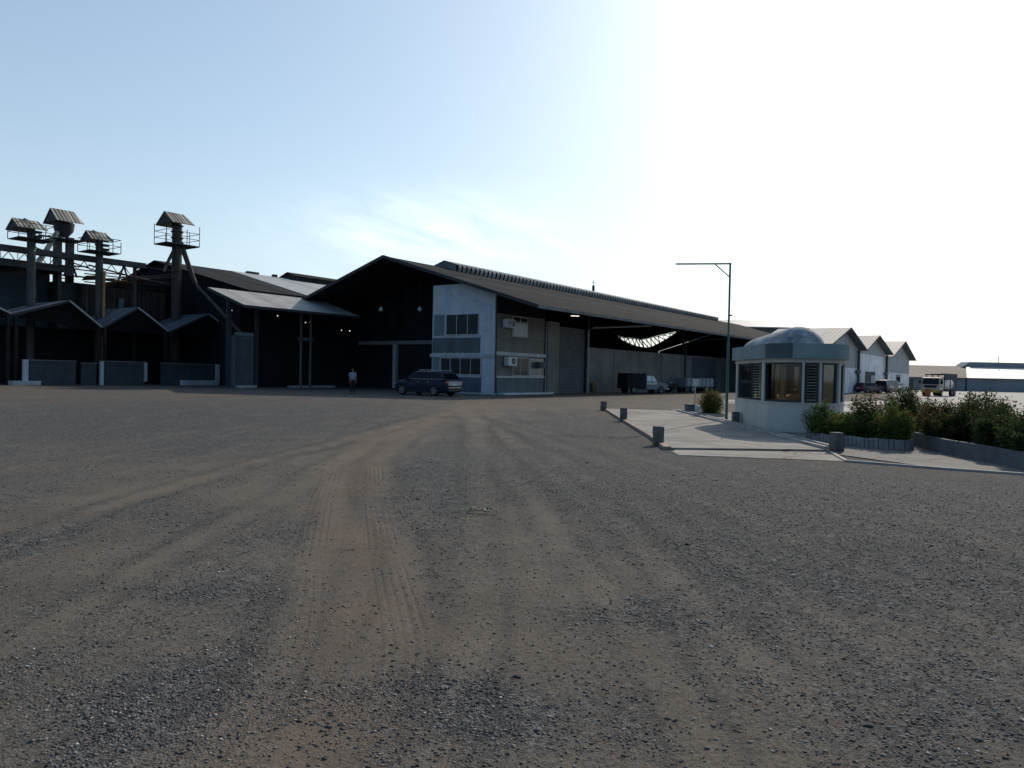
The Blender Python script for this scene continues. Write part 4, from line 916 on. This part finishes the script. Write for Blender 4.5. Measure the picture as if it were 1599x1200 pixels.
def leaf_mat(name,c0,c1,fl):
    m=bpy.data.materials.new(name); m.use_nodes=True; N=m.node_tree.nodes; L=m.node_tree.links; b=N['Principled BSDF']; b.inputs['Roughness'].default_value=.65; b.inputs['Specular IOR Level'].default_value=.12
    at=N.new('ShaderNodeAttribute'); at.attribute_name='tone'; cr=N.new('ShaderNodeValToRGB'); cr.color_ramp.interpolation='LINEAR'; L.new(at.outputs['Fac'],cr.inputs[0])
    e=cr.color_ramp.elements; e[0].color=(*c0,1); e[0].position=0; e[1].color=(*fl,1); e[1].position=1.
    for p,cc in((.5,c1),(.84,tuple(x*1.5 for x in c1)),(.88,fl)):
        q=e.new(p); q.color=(*cc,1)
    L.new(cr.outputs[0],b.inputs['Base Color'])
    tr=N.new('ShaderNodeBsdfTranslucent'); L.new(cr.outputs[0],tr.inputs[0]); mx=N.new('ShaderNodeMixShader'); mx.inputs[0].default_value=.3
    L.new(b.outputs[0],mx.inputs[1]); L.new(tr.outputs[0],mx.inputs[2]); L.new(mx.outputs[0],N['Material Output'].inputs[0]); return m
LM_green=leaf_mat('shrub_leaf_green',(.04,.062,.018),(.125,.16,.035),(.26,.08,.045))
LM_dark=leaf_mat('shrub_leaf_dark',(.028,.042,.016),(.07,.09,.028),(.16,.05,.04))
LM_bronze=leaf_mat('shrub_leaf_bronze',(.04,.04,.018),(.085,.085,.03),(.36,.13,.05))
M_stem=mat('shrub_stem',(.09,.07,.05))
def shrub(label,x,y,z0,rx,ry,h,lm,n,flower=.05,spiky=.5,group=None,cat='shrub',name='flowering_shrub',ls=.05):
    t=thing(name,label,cat,(x,y,z0),0,group)
    rs=random.Random(int(x*1000+y*77)); V=[];F=[];T=[]
    st=MB(); tips=[]
    nb=16
    for k in range(nb):
        a=2*PI*k/nb+rs.uniform(-.3,.3); q=math.sqrt(rs.random()); ex=math.cos(a)*rx*q*.85; ey=math.sin(a)*ry*q*.85; ez=h*(1-.45*q*q)*rs.uniform(.72,1.1)
        st.tube([(ex*.15,ey*.15,-.02),(ex*.6,ey*.6,ez*.45),(ex,ey,ez*.97)],[.014,.01,.004],5,False); tips.append((ex,ey,ez))
    st.build('stems',M_stem,t)
    # clumps along each branch
    cl=[]
    for ex,ey,ez in tips:
        for f in(.12,.3,.5,.68,.84,1.):
            r=(.17+.12*rs.random())*(1.15-.6*f*spiky)*h; cl.append((ex*(.55+.45*f),ey*(.55+.45*f),ez*f,r,f))
    for i in range(int(n*1.5)):
        cx,cy,cz,r,f=rs.choice(cl)
        d=Vector((rs.gauss(0,1),rs.gauss(0,1),rs.gauss(0,1))).normalized()*r*rs.random()**.45
        p=Vector((cx+d.x,cy+d.y,max(.03,cz+d.z*1.05)))
        a=Vector((rs.gauss(0,1),rs.gauss(0,1),rs.uniform(-.2,1.3))).normalized(); s=ls*rs.uniform(.6,1.4)
        b=a.cross(Vector((rs.gauss(0,1),rs.gauss(0,1),rs.gauss(0,1)))).normalized()
        nn=a.cross(b)*s*.18
        fl=rs.random()<flower*(1.5 if f>.8 else .15)
        tone=.93 if fl else min(.83,max(0,rs.gauss(.4,.2)+ .15*(f-.5)))
        k0=len(V); V+= [p-b*s*.02,p+a*s*.5+b*s*.3+nn,p+a*s*1.25,p+a*s*.5-b*s*.3+nn]; F.append((k0,k0+1,k0+2,k0+3)); T+=[tone]*4
    me=bpy.data.meshes.new('foliage'); me.from_pydata(V,[],F); me.update()
    at=me.attributes.new('tone','FLOAT','POINT'); at.data.foreach_set('value',np.array(T,np.float32)); me.materials.append(lm)
    o=bpy.data.objects.new('foliage',me); COL.objects.link(o); o.parent=t; return t
shrub('rounded yellow green shrub hanging over the left end of the brick edged planter',8.12,18.95,.15,.62,.5,.74,LM_green,4200,.02,.3)
shrub('green shrub with orange flowers in the middle of the brick edged planter',8.42,18.3,.15,.52,.5,.6,LM_green,3800,.06,.4)
shrub('dark low shrub beside the last shrub of the brick edged planter',8.75,17.95,.15,.5,.5,.7,LM_dark,3800,.02,.7)
shrub('red flowered leafy shrub at the right front end of the brick edged planter',9.12,17.4,.15,.52,.46,.80,LM_green,4400,.05,.4)
shrub('orange tinted shrub behind in the brick edged planter',9.0,18.5,.15,.55,.5,1.0,LM_bronze,4000,.05,.5)
shrub('bushy rounded green shrub with orange tips by the lamp post foot',8.2,30.1,.08,.58,.58,.92,leaf_mat('shrub_leaf_orange_tipped',(.025,.045,.016),(.07,.10,.028),(.34,.16,.05)),5200,.16,.1)
grp='shrubs in the long low planter at the right edge'
shrub('tall dark shrub with red tips at the far left end of the long planter',10.75,19.9,.22,.75,.7,1.15,LM_dark,6000,.04,.6,grp)
shrub('bronze leafed shrub in the dip between two taller dark shrubs of the long planter',10.6,18.1,.22,.6,.55,.82,LM_bronze,4200,.04,.5,grp)
for x,y,rr,h,l in((10.9,16.8,.8,1.06,LM_dark),(11.75,15.7,.75,1.08,LM_dark),(10.55,15.7,.65,.86,LM_dark),(11.5,17.9,.75,1.1,LM_dark),(10.4,14.5,.7,.9,LM_dark),(11.4,14.4,.75,1.02,LM_dark),(12.4,16.6,.75,1.12,LM_dark),(11.0,13.5,.75,.9,LM_dark),(10.3,13.6,.6,.75,LM_dark),(10.05,15.2,.5,.62,LM_dark),(10.2,17.2,.5,.7,LM_bronze),(9.95,14.1,.5,.62,LM_dark)):
    shrub('dark leafy shrub in the dense hedge of the long low planter at the right',x,y,.22,rr*1.08,rr*1.08,h*.9,l,6200,.02,.3,grp)

# ------------------------------------------------------------------ vehicles
M_chrome=mat('bright_trim_metal',(.42,.43,.44),rough=.2,metal=.9,var=.05)
M_carglass=glass_dark('tinted_car_glass',(.008,.01,.014),rough=.05,spec=.25)
M_tail=mat('red_lamp_lens',(.3,.02,.02),rough=.2,spec=.6); M_head=mat('clear_lamp_lens',(.6,.62,.65),rough=.15,spec=.6)
def wheel(parent,x,y,r,w_=.22,spokes=5):
    s=1 if y>0 else -1
    m=MB(); prof=[(r*.62,-w_/2),(r*.93,-w_/2),(r,-w_*.32),(r,w_*.32),(r*.93,w_/2),(r*.62,w_/2)]; m.lathe(prof,n=24); m.v=[(x+a,y+c,r+b) for a,b,c in m.v]; wo=m.build('wheel',M_rubber,parent,True)
    g=MB(); yy=y+s*(w_/2-.02)
    for k in range(spokes):
        t=2*PI*k/spokes+.3; g.bar((x,yy,r),(x+math.cos(t)*r*.6,yy,r+math.sin(t)*r*.6),.07,.05)
    for k in range(20):
        t=2*PI*k/20; t2=2*PI*(k+1)/20; g.bar((x+math.cos(t)*r*.61,yy,r+math.sin(t)*r*.61),(x+math.cos(t2)*r*.61,yy,r+math.sin(t2)*r*.61),.05,.03)
    g.tube([(x,yy-.02,r),(x,yy+.02,r)],r*.16,10); g.build('rim',M_rim,wo)
def car(name,label,cat,loc,rzz,Ln,Wd,H,paint,house,hoodz=(.50,.57,.61,.62,.62,.61,.60,.575,.53,.47,.40),wb=(.31,-.29),wr=.35,glass=M_carglass,rearw=None):
    t=thing(name,label,cat,loc,rzz); hw=Wd/2
    xs=[-.5,-.488,-.45,-.3,-.1,.1,.25,.38,.455,.49,.5]; zb=[.30,.21,.17,.15,.14,.14,.14,.15,.17,.21,.28]; ws=[.80,.91,.97,1,1,1,1,.97,.9,.8,.7]
    m=MB(); K=14
    for x,zt,z0,w_ in zip(xs,hoodz,zb,ws):
        T=zt*H; B0=z0*H*.85; q=hw*w_
        half=[(0,T+.03),(.55*q,T+.02),(.86*q,T-.02),(.96*q,T-.10),(q,T-.22*(T-B0)-.1),(q*.985,B0+.3*(T-B0)),(q*.95,B0+.06),(.8*q,B0)]
        prof=half+[(-a,b) for a,b in half[::-1][:-1]]
        m.v+=[(x*Ln,a,b) for a,b in prof]
    K=15
    for i in range(len(xs)-1):
        for k in range(K): m.f.append((i*K+k,i*K+(k+1)%K,(i+1)*K+(k+1)%K,(i+1)*K+k))
    m.f.append(tuple(range(K))); m.f.append(tuple((len(xs)-1)*K+k for k in range(K)))
    body=m.build('body',paint,t,True)
    zbelt=hoodz[4]*H-.02
    def hwid(z): return hw*(.93-.22*(z-zbelt)/(H-zbelt))
    P=[(a*Ln,(zbelt if b is None else b*H)) for a,b in house]
    g=MB(); n=len(P)
    for x,z in P: g.v+=[(x,hwid(z),z),(x,-hwid(z),z)]
    for i in range(n-1): g.f.append((2*i,2*i+2,2*i+3,2*i+1))
    g.f.append(tuple(2*i for i in range(n))); g.f.append(tuple(2*i+1 for i in range(n)))
    g.build('cabin',paint,t,True)
    zt=.935*H; zl=zbelt+.05
    def xr(z):  # rear edge x at z
        for (xa,za),(xb,zb_) in zip(P,P[1:]):
            if za<=z<=zb_ and zb_>za: return xa+(xb-xa)*(z-za)/(zb_-za)
        return P[1][0]
    def xf(z):
        for (xa,za),(xb,zb_) in list(zip(P,P[1:]))[::-1]:
            if zb_<=z<=za and za>zb_: return xa+(xb-xa)*(z-za)/(zb_-za)
        return P[-2][0]
    L0=xr(zl)+.18;L1=xr(zt)+.12;R0=xf(zl)-.14;R1=xf(zt)-.12
    cuts=[0,.30,.64,1.]
    for s in(1,-1):
        for i in range(3):
            f0,f1=cuts[i]+.02,cuts[i+1]-.02
            a=L0+(R0-L0)*f0;b=L0+(R0-L0)*f1;c=L1+(R1-L1)*f1;d=L1+(R1-L1)*f0
            q=MB(); e=.008
            q.slab([(a,s*(hwid(zl)+e),zl),(b,s*(hwid(zl)+e),zl),(c,s*(hwid(zt)+e),zt),(d,s*(hwid(zt)+e),zt)],.004,(0,-s,0)); q.build('side_window',glass,t)
        q=MB(); q.bar((L0-.04,s*(hwid(zl)+.01),zl-.02),(R0+.04,s*(hwid(zl)+.01),zl-.02),.02,.02); q.bar((L1-.04,s*(hwid(zt)+.01),zt+.02),(R1+.04,s*(hwid(zt)+.01),zt+.02),.02,.02); q.build('window_trim',M_chrome,t)
        MB().box(wb[1]*Ln+wr+.1,wb[0]*Ln-wr-.1,s*hw-.01 if s>0 else -hw-.012,s*hw+.012 if s>0 else -hw+.01,.21,.36).build('sill_trim',M_black,t)
        MB().obox((R0+.02,s*(hw+.06),zbelt+.06),(.12,.2,.14)).build('mirror',paint,t)
        for f in(.38,.66):
            xx=L0+(R0-L0)*f; MB().box(xx-.09,xx+.09,s*(hw+.004)-.01,s*(hw+.004)+.01,zbelt-.17,zbelt-.14).build('handle',M_chrome,t)
        for x in(wb[0]*Ln,wb[1]*Ln):
            a=MB(); pts=[(x+math.cos(k*PI/10)*(wr+.06),s*(hw+.004),wr+math.sin(k*PI/10)*(wr+.06)) for k in range(-1,12)]; a.slab(pts,.02,(0,-s,0)); a.build('wheel_arch',M_black,t)
            wheel(t,x,s*(hw-.09),wr)
    x0,z0=P[0];x1,z1=P[1]; e=Vector((z1-z0,0,-(x1-x0))).normalized()*-.01
    def face(a,b,f0,f1,w0,nm,mt,sg):
        (xa,za),(xb,zb_)=a,b; pa=(xa+(xb-xa)*f0,za+(zb_-za)*f0); pb=(xa+(xb-xa)*f1,za+(zb_-za)*f1)
        nrm=Vector((-(zb_-za),0,xb-xa)).normalized()*sg*.008
        if nrm.z<0: nrm=-nrm
        q=MB(); q.slab([Vector((pa[0],-hwid(pa[1])*w0,pa[1]))+nrm,Vector((pa[0],hwid(pa[1])*w0,pa[1]))+nrm,Vector((pb[0],hwid(pb[1])*w0,pb[1]))+nrm,Vector((pb[0],-hwid(pb[1])*w0,pb[1]))+nrm],.004,tuple(-nrm.normalized())); q.build(nm,mt,t)
    face(P[0],P[1],.1,.92,.9,'rear_window',glass,1); face(P[-1],P[-2],.06,.95,.92,'windscreen',glass,1)
    for s in(1,-1):
        MB().obox((-.492*Ln,s*hw*.74,.54*H),(.1,.34,.16),rz=0).build('tail_light',M_tail,t); MB().obox((.468*Ln,s*hw*.66,.455*H),(.16,.36,.12),rz=-s*.5).build('headlight',M_head,t)
    MB().box(-.512*Ln,-.49*Ln,-.7*hw,.7*hw,.2*H,.30*H).build('bumper',M_black,t); MB().box(.485*Ln,.508*Ln,-.6*hw,.6*hw,.2*H,.32*H).build('bumper',M_black,t)
    MB().box(-.512*Ln,-.497*Ln,-.26,.26,.42*H,.49*H).build('plate',M_acw,t)
    return t
HS=[(-.475,None),(-.39,.89),(-.28,.965),(-.08,1.),(.03,.99),(.10,.95),(.275,None)]
P_blue=mat('dark_blue_car_paint',(.013,.022,.038),rough=.45,spec=.2,coat=.05,var=.05)
suv=car('parked_car','dark blue parked car facing left in front of the white office','car',(-5.7,49.3,0),math.atan2(.56,-.83),4.65,1.86,1.70,P_blue,HS,hoodz=(.54,.61,.65,.655,.65,.64,.63,.60,.55,.49,.42))
MB().box(-2.38,-2.30,-.68,.68,.72,.98).build('tailgate_panel',mat('pale_tailgate_trim',(.36,.38,.39),rough=.3,spec=.5),suv); MB().box(-2.385,-2.31,-.68,.68,.56,.60).build('rear_trim',M_chrome,suv)
for s in(-1,1): MB().bar((-1.6,s*.62,1.70),(.2,s*.62,1.71),.035).build('roof_rail',M_chrome,suv)
HB=[(-.48,None),(-.40,.93),(-.3,.985),(-.08,1.),(.06,.98),(.115,.94),(.27,None)]
car('parked_car','dark red hatchback parked in front of the middle storage shed','car',(46.5,95.3,0),R(20),3.6,1.65,1.42,mat('dark_red_car_paint',(.11,.03,.045),rough=.3,spec=.5,coat=.5,var=.05),HB,wr=.31)
VH=[(-.495,None),(-.46,.92),(-.4,.985),(-.1,1.),(.18,.985),(.25,.94),(.36,None)]
van=car('parked_van','black people carrier parked right of the dark red hatchback','van',(49.9,97.0,0),R(38),4.3,1.8,1.8,mat('black_van_paint',(.02,.02,.026),rough=.3,spec=.5,coat=.6,var=.05),VH,wr=.33)
# utility van at the side wall, facing right
jv=thing('utility_van','boxy old utility van with dark rear body and pale glazed cab','van',W(18.0,-3.2),BR-R(30))
P_jeep=mat('grey_green_van_paint',(.16,.19,.2),rough=.45,spec=.5,var=.1)
m=MB(); m.slab([(-2.2,-.85,.45),(-.2,-.85,.45),(-.2,-.85,1.85),(-2.15,-.85,1.85)],1.7,(0,1,0)); m.build('cargo_body',mat('dark_canvas_body',(.018,.018,.02)),jv)
m=MB(); m.slab([(-.18,-.82,.4),(1.0,-.82,.4),(1.0,-.82,1.1),(.52,-.78,1.72),(-.18,-.78,1.76)],1.62,(0,1,0)); m.build('cab',P_jeep,jv)
m=MB(); m.slab([(1.01,-.8,.4),(2.15,-.78,.42),(2.2,-.76,.85),(2.0,-.76,.98),(1.01,-.8,1.08)],1.58,(0,1,0)); m.build('bonnet',P_jeep,jv)
pg=mat('painted_reflection_glass',(.8,.83,.84),rough=.08,spec=.6,var=.3,scale=5)  # white sky reflection painted into the glass base colour
for x0,x1,x2,x3 in((-.1,.38,.36,-.1),(.46,.98,.6,.46)):
    for s in(-1,1): m=MB(); m.slab([(x0,s*.835,1.14),(x1,s*.835,1.14),(x2,s*.80,1.62),(x3,s*.80,1.62)],.01,(0,-s,0)); m.build('side_window',pg,jv)
m=MB(); m.slab([(1.02,-.7,1.14),(1.02,.7,1.14),(.56,.68,1.68),(.56,-.68,1.68)],.02,(1,0,.8)); m.build('windscreen',pg,jv)
for s in(-1,1):
    MB().box(-.1,.95,s*.83-.01,s*.83+.01,.86,1.06).build('stripe',M_acw,jv)
    MB().obox((2.19,s*.55,.72),(.08,.2,.18)).build('headlight',M_head,jv)
    for x in(-1.45,1.45): wheel(jv,x,s*.74,.36,.2)
MB().box(2.16,2.3,-.8,.8,.4,.55).build('bumper',M_chrome,jv); MB().box(-.1,2.0,-.86,-.80,.33,.42).build('running_board',M_black,jv)
# tricycle/motorbikes and trailer box by the wall
def bike(label,u,v_,rzz):
    t=thing('motorcycle',label,'motorcycle',W(u,v_),rzz,'motorcycles parked by the block wall')
    for x in(-.62,.62):
        m=MB(); m.lathe([(.2,-.05),(.29,-.05),(.31,0),(.29,.05),(.2,.05)],n=20); m.v=[(x+a,c,.31+b) for a,b,c in m.v]; wo=m.build('wheel',M_rubber,t,True)
        g=MB()
        for k in range(6): g.bar((x,0,.31),(x+math.cos(k*PI/3)*.22,0,.31+math.sin(k*PI/3)*.22),.02)
        g.build('rim',M_rim,wo)
    MB().tube([(-.62,0,.35),(-.1,0,.42),(.3,0,.75),(.42,0,.95)],.05,8).tube([(.62,0,.31),(.4,0,.98)],.035,8).build('frame',M_steel,t,True)
    MB().lathe([(.05,-.1),(.15,0),(.14,.1),(.05,.17)],(.18,0,.78),12).build('fuel_tank',mat('dark_red_tank',(.12,.02,.02),rough=.3),t,True)
    MB().obox((-.28,0,.8),(.62,.22,.09),ry=.08).build('seat',M_black,t); MB().tube([(.33,-.32,1.02),(.4,0,1.0),(.33,.32,1.02)],.018,8).build('handlebar',M_chrome,t)
    MB().obox((.02,0,.45),(.36,.26,.28)).build('engine',M_greypipe,t); MB().lathe([(.02,-.06),(.09,-.03),(.09,.05)],(.5,0,.88),10).build('headlight',M_head,t,True)
bike('dark motorcycle parked just in front of the utility van bonnet',22.2,-2.7,BR+R(70)); bike('dark motorcycle parked between the utility van and the trailer',24.3,-2.4,BR+R(60)); bike('dark motorcycle nearest the pale trailer box',26.4,-2.6,BR+R(75))
tl=thing('trailer','flat trailer with a pale ribbed box body by the block wall','trailer',W(31.2,-2.7),BR-R(18))
MB().box(-2.2,2.2,-.8,.8,.62,1.5).build('box_body',mat('pale_ribbed_box',(.3,.32,.33),var=.15),tl)
m=MB()
for x in np.arange(-2.1,2.2,.6): m.box(x,x+.08,-.83,-.801,.62,1.5)
m.build('rib',M_grey_d,tl); MB().box(-2.9,2.3,-.6,.6,.45,.6).build('chassis',M_steel,tl)
for x in(-1.,1.2):
    for s in(-1,1): wheel(tl,x,s*.62,.33,.18)
cr=thing('crate','dark box shaped crate at the wall, right of the pale trailer','crate',W(37.5,-1.6),BR); MB().box(-.9,.9,-.6,.6,0,1.3).build('body',M_clad,cr); m=MB()
for z in(.15,.65,1.1): m.box(-.93,.93,-.63,-.6,z,z+.12)
m.build('batten',M_steel,cr)

# tanker truck on the concrete yard
tk=thing('tanker_truck','cream cabbed tanker truck with a white tank on the sunlit concrete yard','truck',(49.4,84.6,0),math.atan2(-.69,-.73)); tk.scale=(.9,.9,.9)
P_cream=mat('cream_cab_paint',(.42,.38,.29),rough=.4,spec=.5,var=.1); P_wt=mat('white_tank_paint',(.62,.63,.62),rough=.35,spec=.5,var=.08)
m=MB(); m.slab([(1.9,-1.05,.75),(3.3,-1.05,.75),(3.35,-1.05,1.5),(3.2,-1.05,2.35),(1.9,-1.05,2.4)],2.1,(0,1,0)); m.build('cab',P_cream,tk)
m=MB(); m.slab([(3.365,-.92,1.52),(3.365,.92,1.52),(3.23,.9,2.22),(3.23,-.9,2.22)],.02,(1,0,.15)); m.build('windscreen',M_carglass,tk)
for s in(-1,1):
    m=MB(); m.slab([(2.3,s*1.056,1.5),(3.2,s*1.056,1.5),(3.1,s*1.056,2.2),(2.3,s*1.056,2.2)],.01,(0,-s,0)); m.build('side_window',M_carglass,tk)
    MB().obox((3.34,s*.8,.98),(.08,.3,.16)).build('headlight',M_head,tk); MB().obox((3.25,s*1.25,1.8),(.1,.22,.4)).build('mirror',M_black,tk)
    MB().box(2.2,3.2,s*1.06-.01,s*1.06+.01,1.2,1.3).build('stripe',mat('green_stripe_paint',(.1,.2,.08)),tk)
    for x in(2.55,-1.6,-2.7): wheel(tk,x,s*.92,.46,.28)
MB().box(3.3,3.45,-1.05,1.05,.5,.8).build('bumper',mat('yellow_bumper',(.5,.36,.08)),tk); MB().box(3.34,3.37,-.7,.7,1.1,1.4).build('grille',M_black,tk)
m=MB(); m.tube([(-3.2,0,1.55),(-3.1,0,1.55),(1.5,0,1.55),(1.6,0,1.55)],[.6,.78,.78,.6],20); m.build('tank',P_wt,tk,True)
MB().box(-3.3,3.2,-.5,.5,.6,.78).build('chassis',M_steel,tk)
m=MB()
for x in(-3.2,-.8,1.6):
    for s in(-1,1): m.bar((x,s*1.05,.7),(x,s*1.05,2.75),.09)
m.build('canopy_frame',M_steel,tk)
m=MB(); m.slab([(-3.35,-1.15,2.8),(1.8,-1.15,2.8),(1.8,1.15,2.9),(-3.35,1.15,2.9)],.1); m.slab([(-3.3,1.1,2.1),(1.7,1.1,2.1),(1.7,1.1,2.78),(-3.3,1.1,2.78)],.05,(0,1,0)); m.build('canopy',mat('dark_canopy_tarp',(.06,.07,.09),var=.3),tk)
dr=thing('drum','orange rusty steel drum standing left of the tanker truck','drum',(45.6,80.2,0)); MB().lathe([(.28,0),(.29,.02),(.29,.43),(.3,.45),(.29,.47),(.29,.86),(.28,.88)],n=18).build('body',mat('orange_drum_paint',(.36,.12,.05),var=.25),dr,True); MB().lathe([(.26,.88),(.26,.885),(.04,.886)],n=18).build('lid',M_steel,dr)

# ------------------------------------------------------------------ person standing before the porch
def skin(name,verts,edges,rad,m,parent,sub=2,root=0):
    me=bpy.data.meshes.new(name); me.from_pydata(verts,edges,[]); o=bpy.data.objects.new(name,me); COL.objects.link(o)
    md=o.modifiers.new('s','SKIN'); 
    for i,r in enumerate(rad): me.skin_vertices[0].data[i].radius=(r,r) if not isinstance(r,tuple) else r
    me.skin_vertices[0].data[root].use_root=True
    md.use_smooth_shade=True; s=o.modifiers.new('sub','SUBSURF'); s.levels=s.render_levels=sub
    dg=bpy.context.evaluated_depsgraph_get(); nm=bpy.data.meshes.new_from_object(o.evaluated_get(dg)); o.modifiers.clear(); o.data=nm; nm.name=name; nm.materials.clear(); nm.materials.append(m)
    for p in nm.polygons: p.use_smooth=True
    o.parent=parent; return o
pn=thing('person','person in a light blue shirt and dark trousers standing before the dark porch','person',(-10.75,49.3,0),R(25))
M_skin=mat('brown_skin',(.30,.17,.11),rough=.55,var=.06)
V=[(0,0,.95),(0,0,1.15),(0,.01,1.33),(0,.01,1.43),(0,-.01,1.50),(0,-.015,1.60),(0,-.01,1.68)]; E=[(0,1),(1,2),(2,3),(3,4),(4,5),(5,6)]; Rr=[(.15,.10),(.145,.10),(.16,.10),(.07,.065),(.055,.055),(.078,.095),(.06,.07)]
for s in(-1,1):
    b=len(V); V+=[(s*.17,.01,1.38),(s*.22,.02,1.12),(s*.2,-.10,.90),(s*.19,-.14,.83)]; Rr+=[.052,.042,.032,.03]; E+=[(2,b),(b,b+1),(b+1,b+2),(b+2,b+3)]
    for k in range(4):
        f=len(V); ox=s*.19+(k-1.5)*.018*s; V+=[(ox,-.155,.79),(ox,-.165,.755-.004*abs(k-1.5)),(ox,-.158,.725-.004*abs(k-1.5))]; Rr+=[.010,.009,.008]; E+=[(b+3,f),(f,f+1),(f+1,f+2)]
    f=len(V); V+=[(s*.155,-.165,.82),(s*.15,-.18,.785)]; Rr+=[.011,.009]; E+=[(b+3,f),(f,f+1)]
    b=len(V); V+=[(s*.09,0,.88),(s*.105,-.01,.5),(s*.11,.02,.1),(s*.115,-.06,.04),(s*.12,-.17,.03)]; Rr+=[.09,.06,.042,.045,.035]; E+=[(0,b),(b,b+1),(b+1,b+2),(b+2,b+3),(b+3,b+4)]
body=skin('body',V,E,Rr,M_skin,pn)
V=[(0,0,.9),(0,0,1.15),(0,.01,1.33),(0,.01,1.42)]; E=[(0,1),(1,2),(2,3)]; Rr=[(.185,.13),(.175,.125),(.185,.125),(.085,.08)]
for s in(-1,1):
    b=len(V); V+=[(s*.18,.01,1.38),(s*.22,.02,1.18)]; Rr+=[.075,.07]; E+=[(2,b),(b,b+1)]
skin('shirt',V,E,Rr,mat('light_blue_shirt',(.24,.33,.43),var=.1),pn)
V=[(0,0,.98),(0,0,.90)]; E=[(0,1)]; Rr=[(.17,.12),(.17,.125)]
for s in(-1,1):
    b=len(V); V+=[(s*.095,0,.82),(s*.108,-.01,.5),(s*.112,.02,.09)]; Rr+=[.11,.08,.07]; E+=[(1,b),(b,b+1),(b+1,b+2)]
skin('trousers',V,E,Rr,mat('charcoal_trousers',(.025,.025,.03)),pn)
for s in(-1,1): MB().obox((s*.117,-.07,.035),(.1,.27,.07)).build('shoe',M_black,pn)
m=MB(); m.lathe([(.02,.12),(.06,.10),(.088,.05),(.092,0),(.085,-.04)],(0,.015,1.635),16); m.build('hair',mat('black_hair',(.012,.011,.01),rough=.6),pn,True)
MB().add([(-.016,-.10,1.585),(.016,-.10,1.585),(0,-.095,1.63),(0,-.128,1.592)],[(0,1,3),(1,2,3),(2,0,3),(0,2,1)]).build('nose',M_skin,pn)
for s in(-1,1):
    MB().lathe([(.002,-.012),(.012,0),(.002,.012)],(s*.032,-.098,1.632),8).build('eye',M_black,pn); MB().obox((s*.084,.0,1.61),(.014,.03,.055)).build('ear',M_skin,pn)
MB().obox((0,-.101,1.553),(.045,.01,.011)).build('mouth',mat('lip_tone',(.22,.09,.07)),pn)
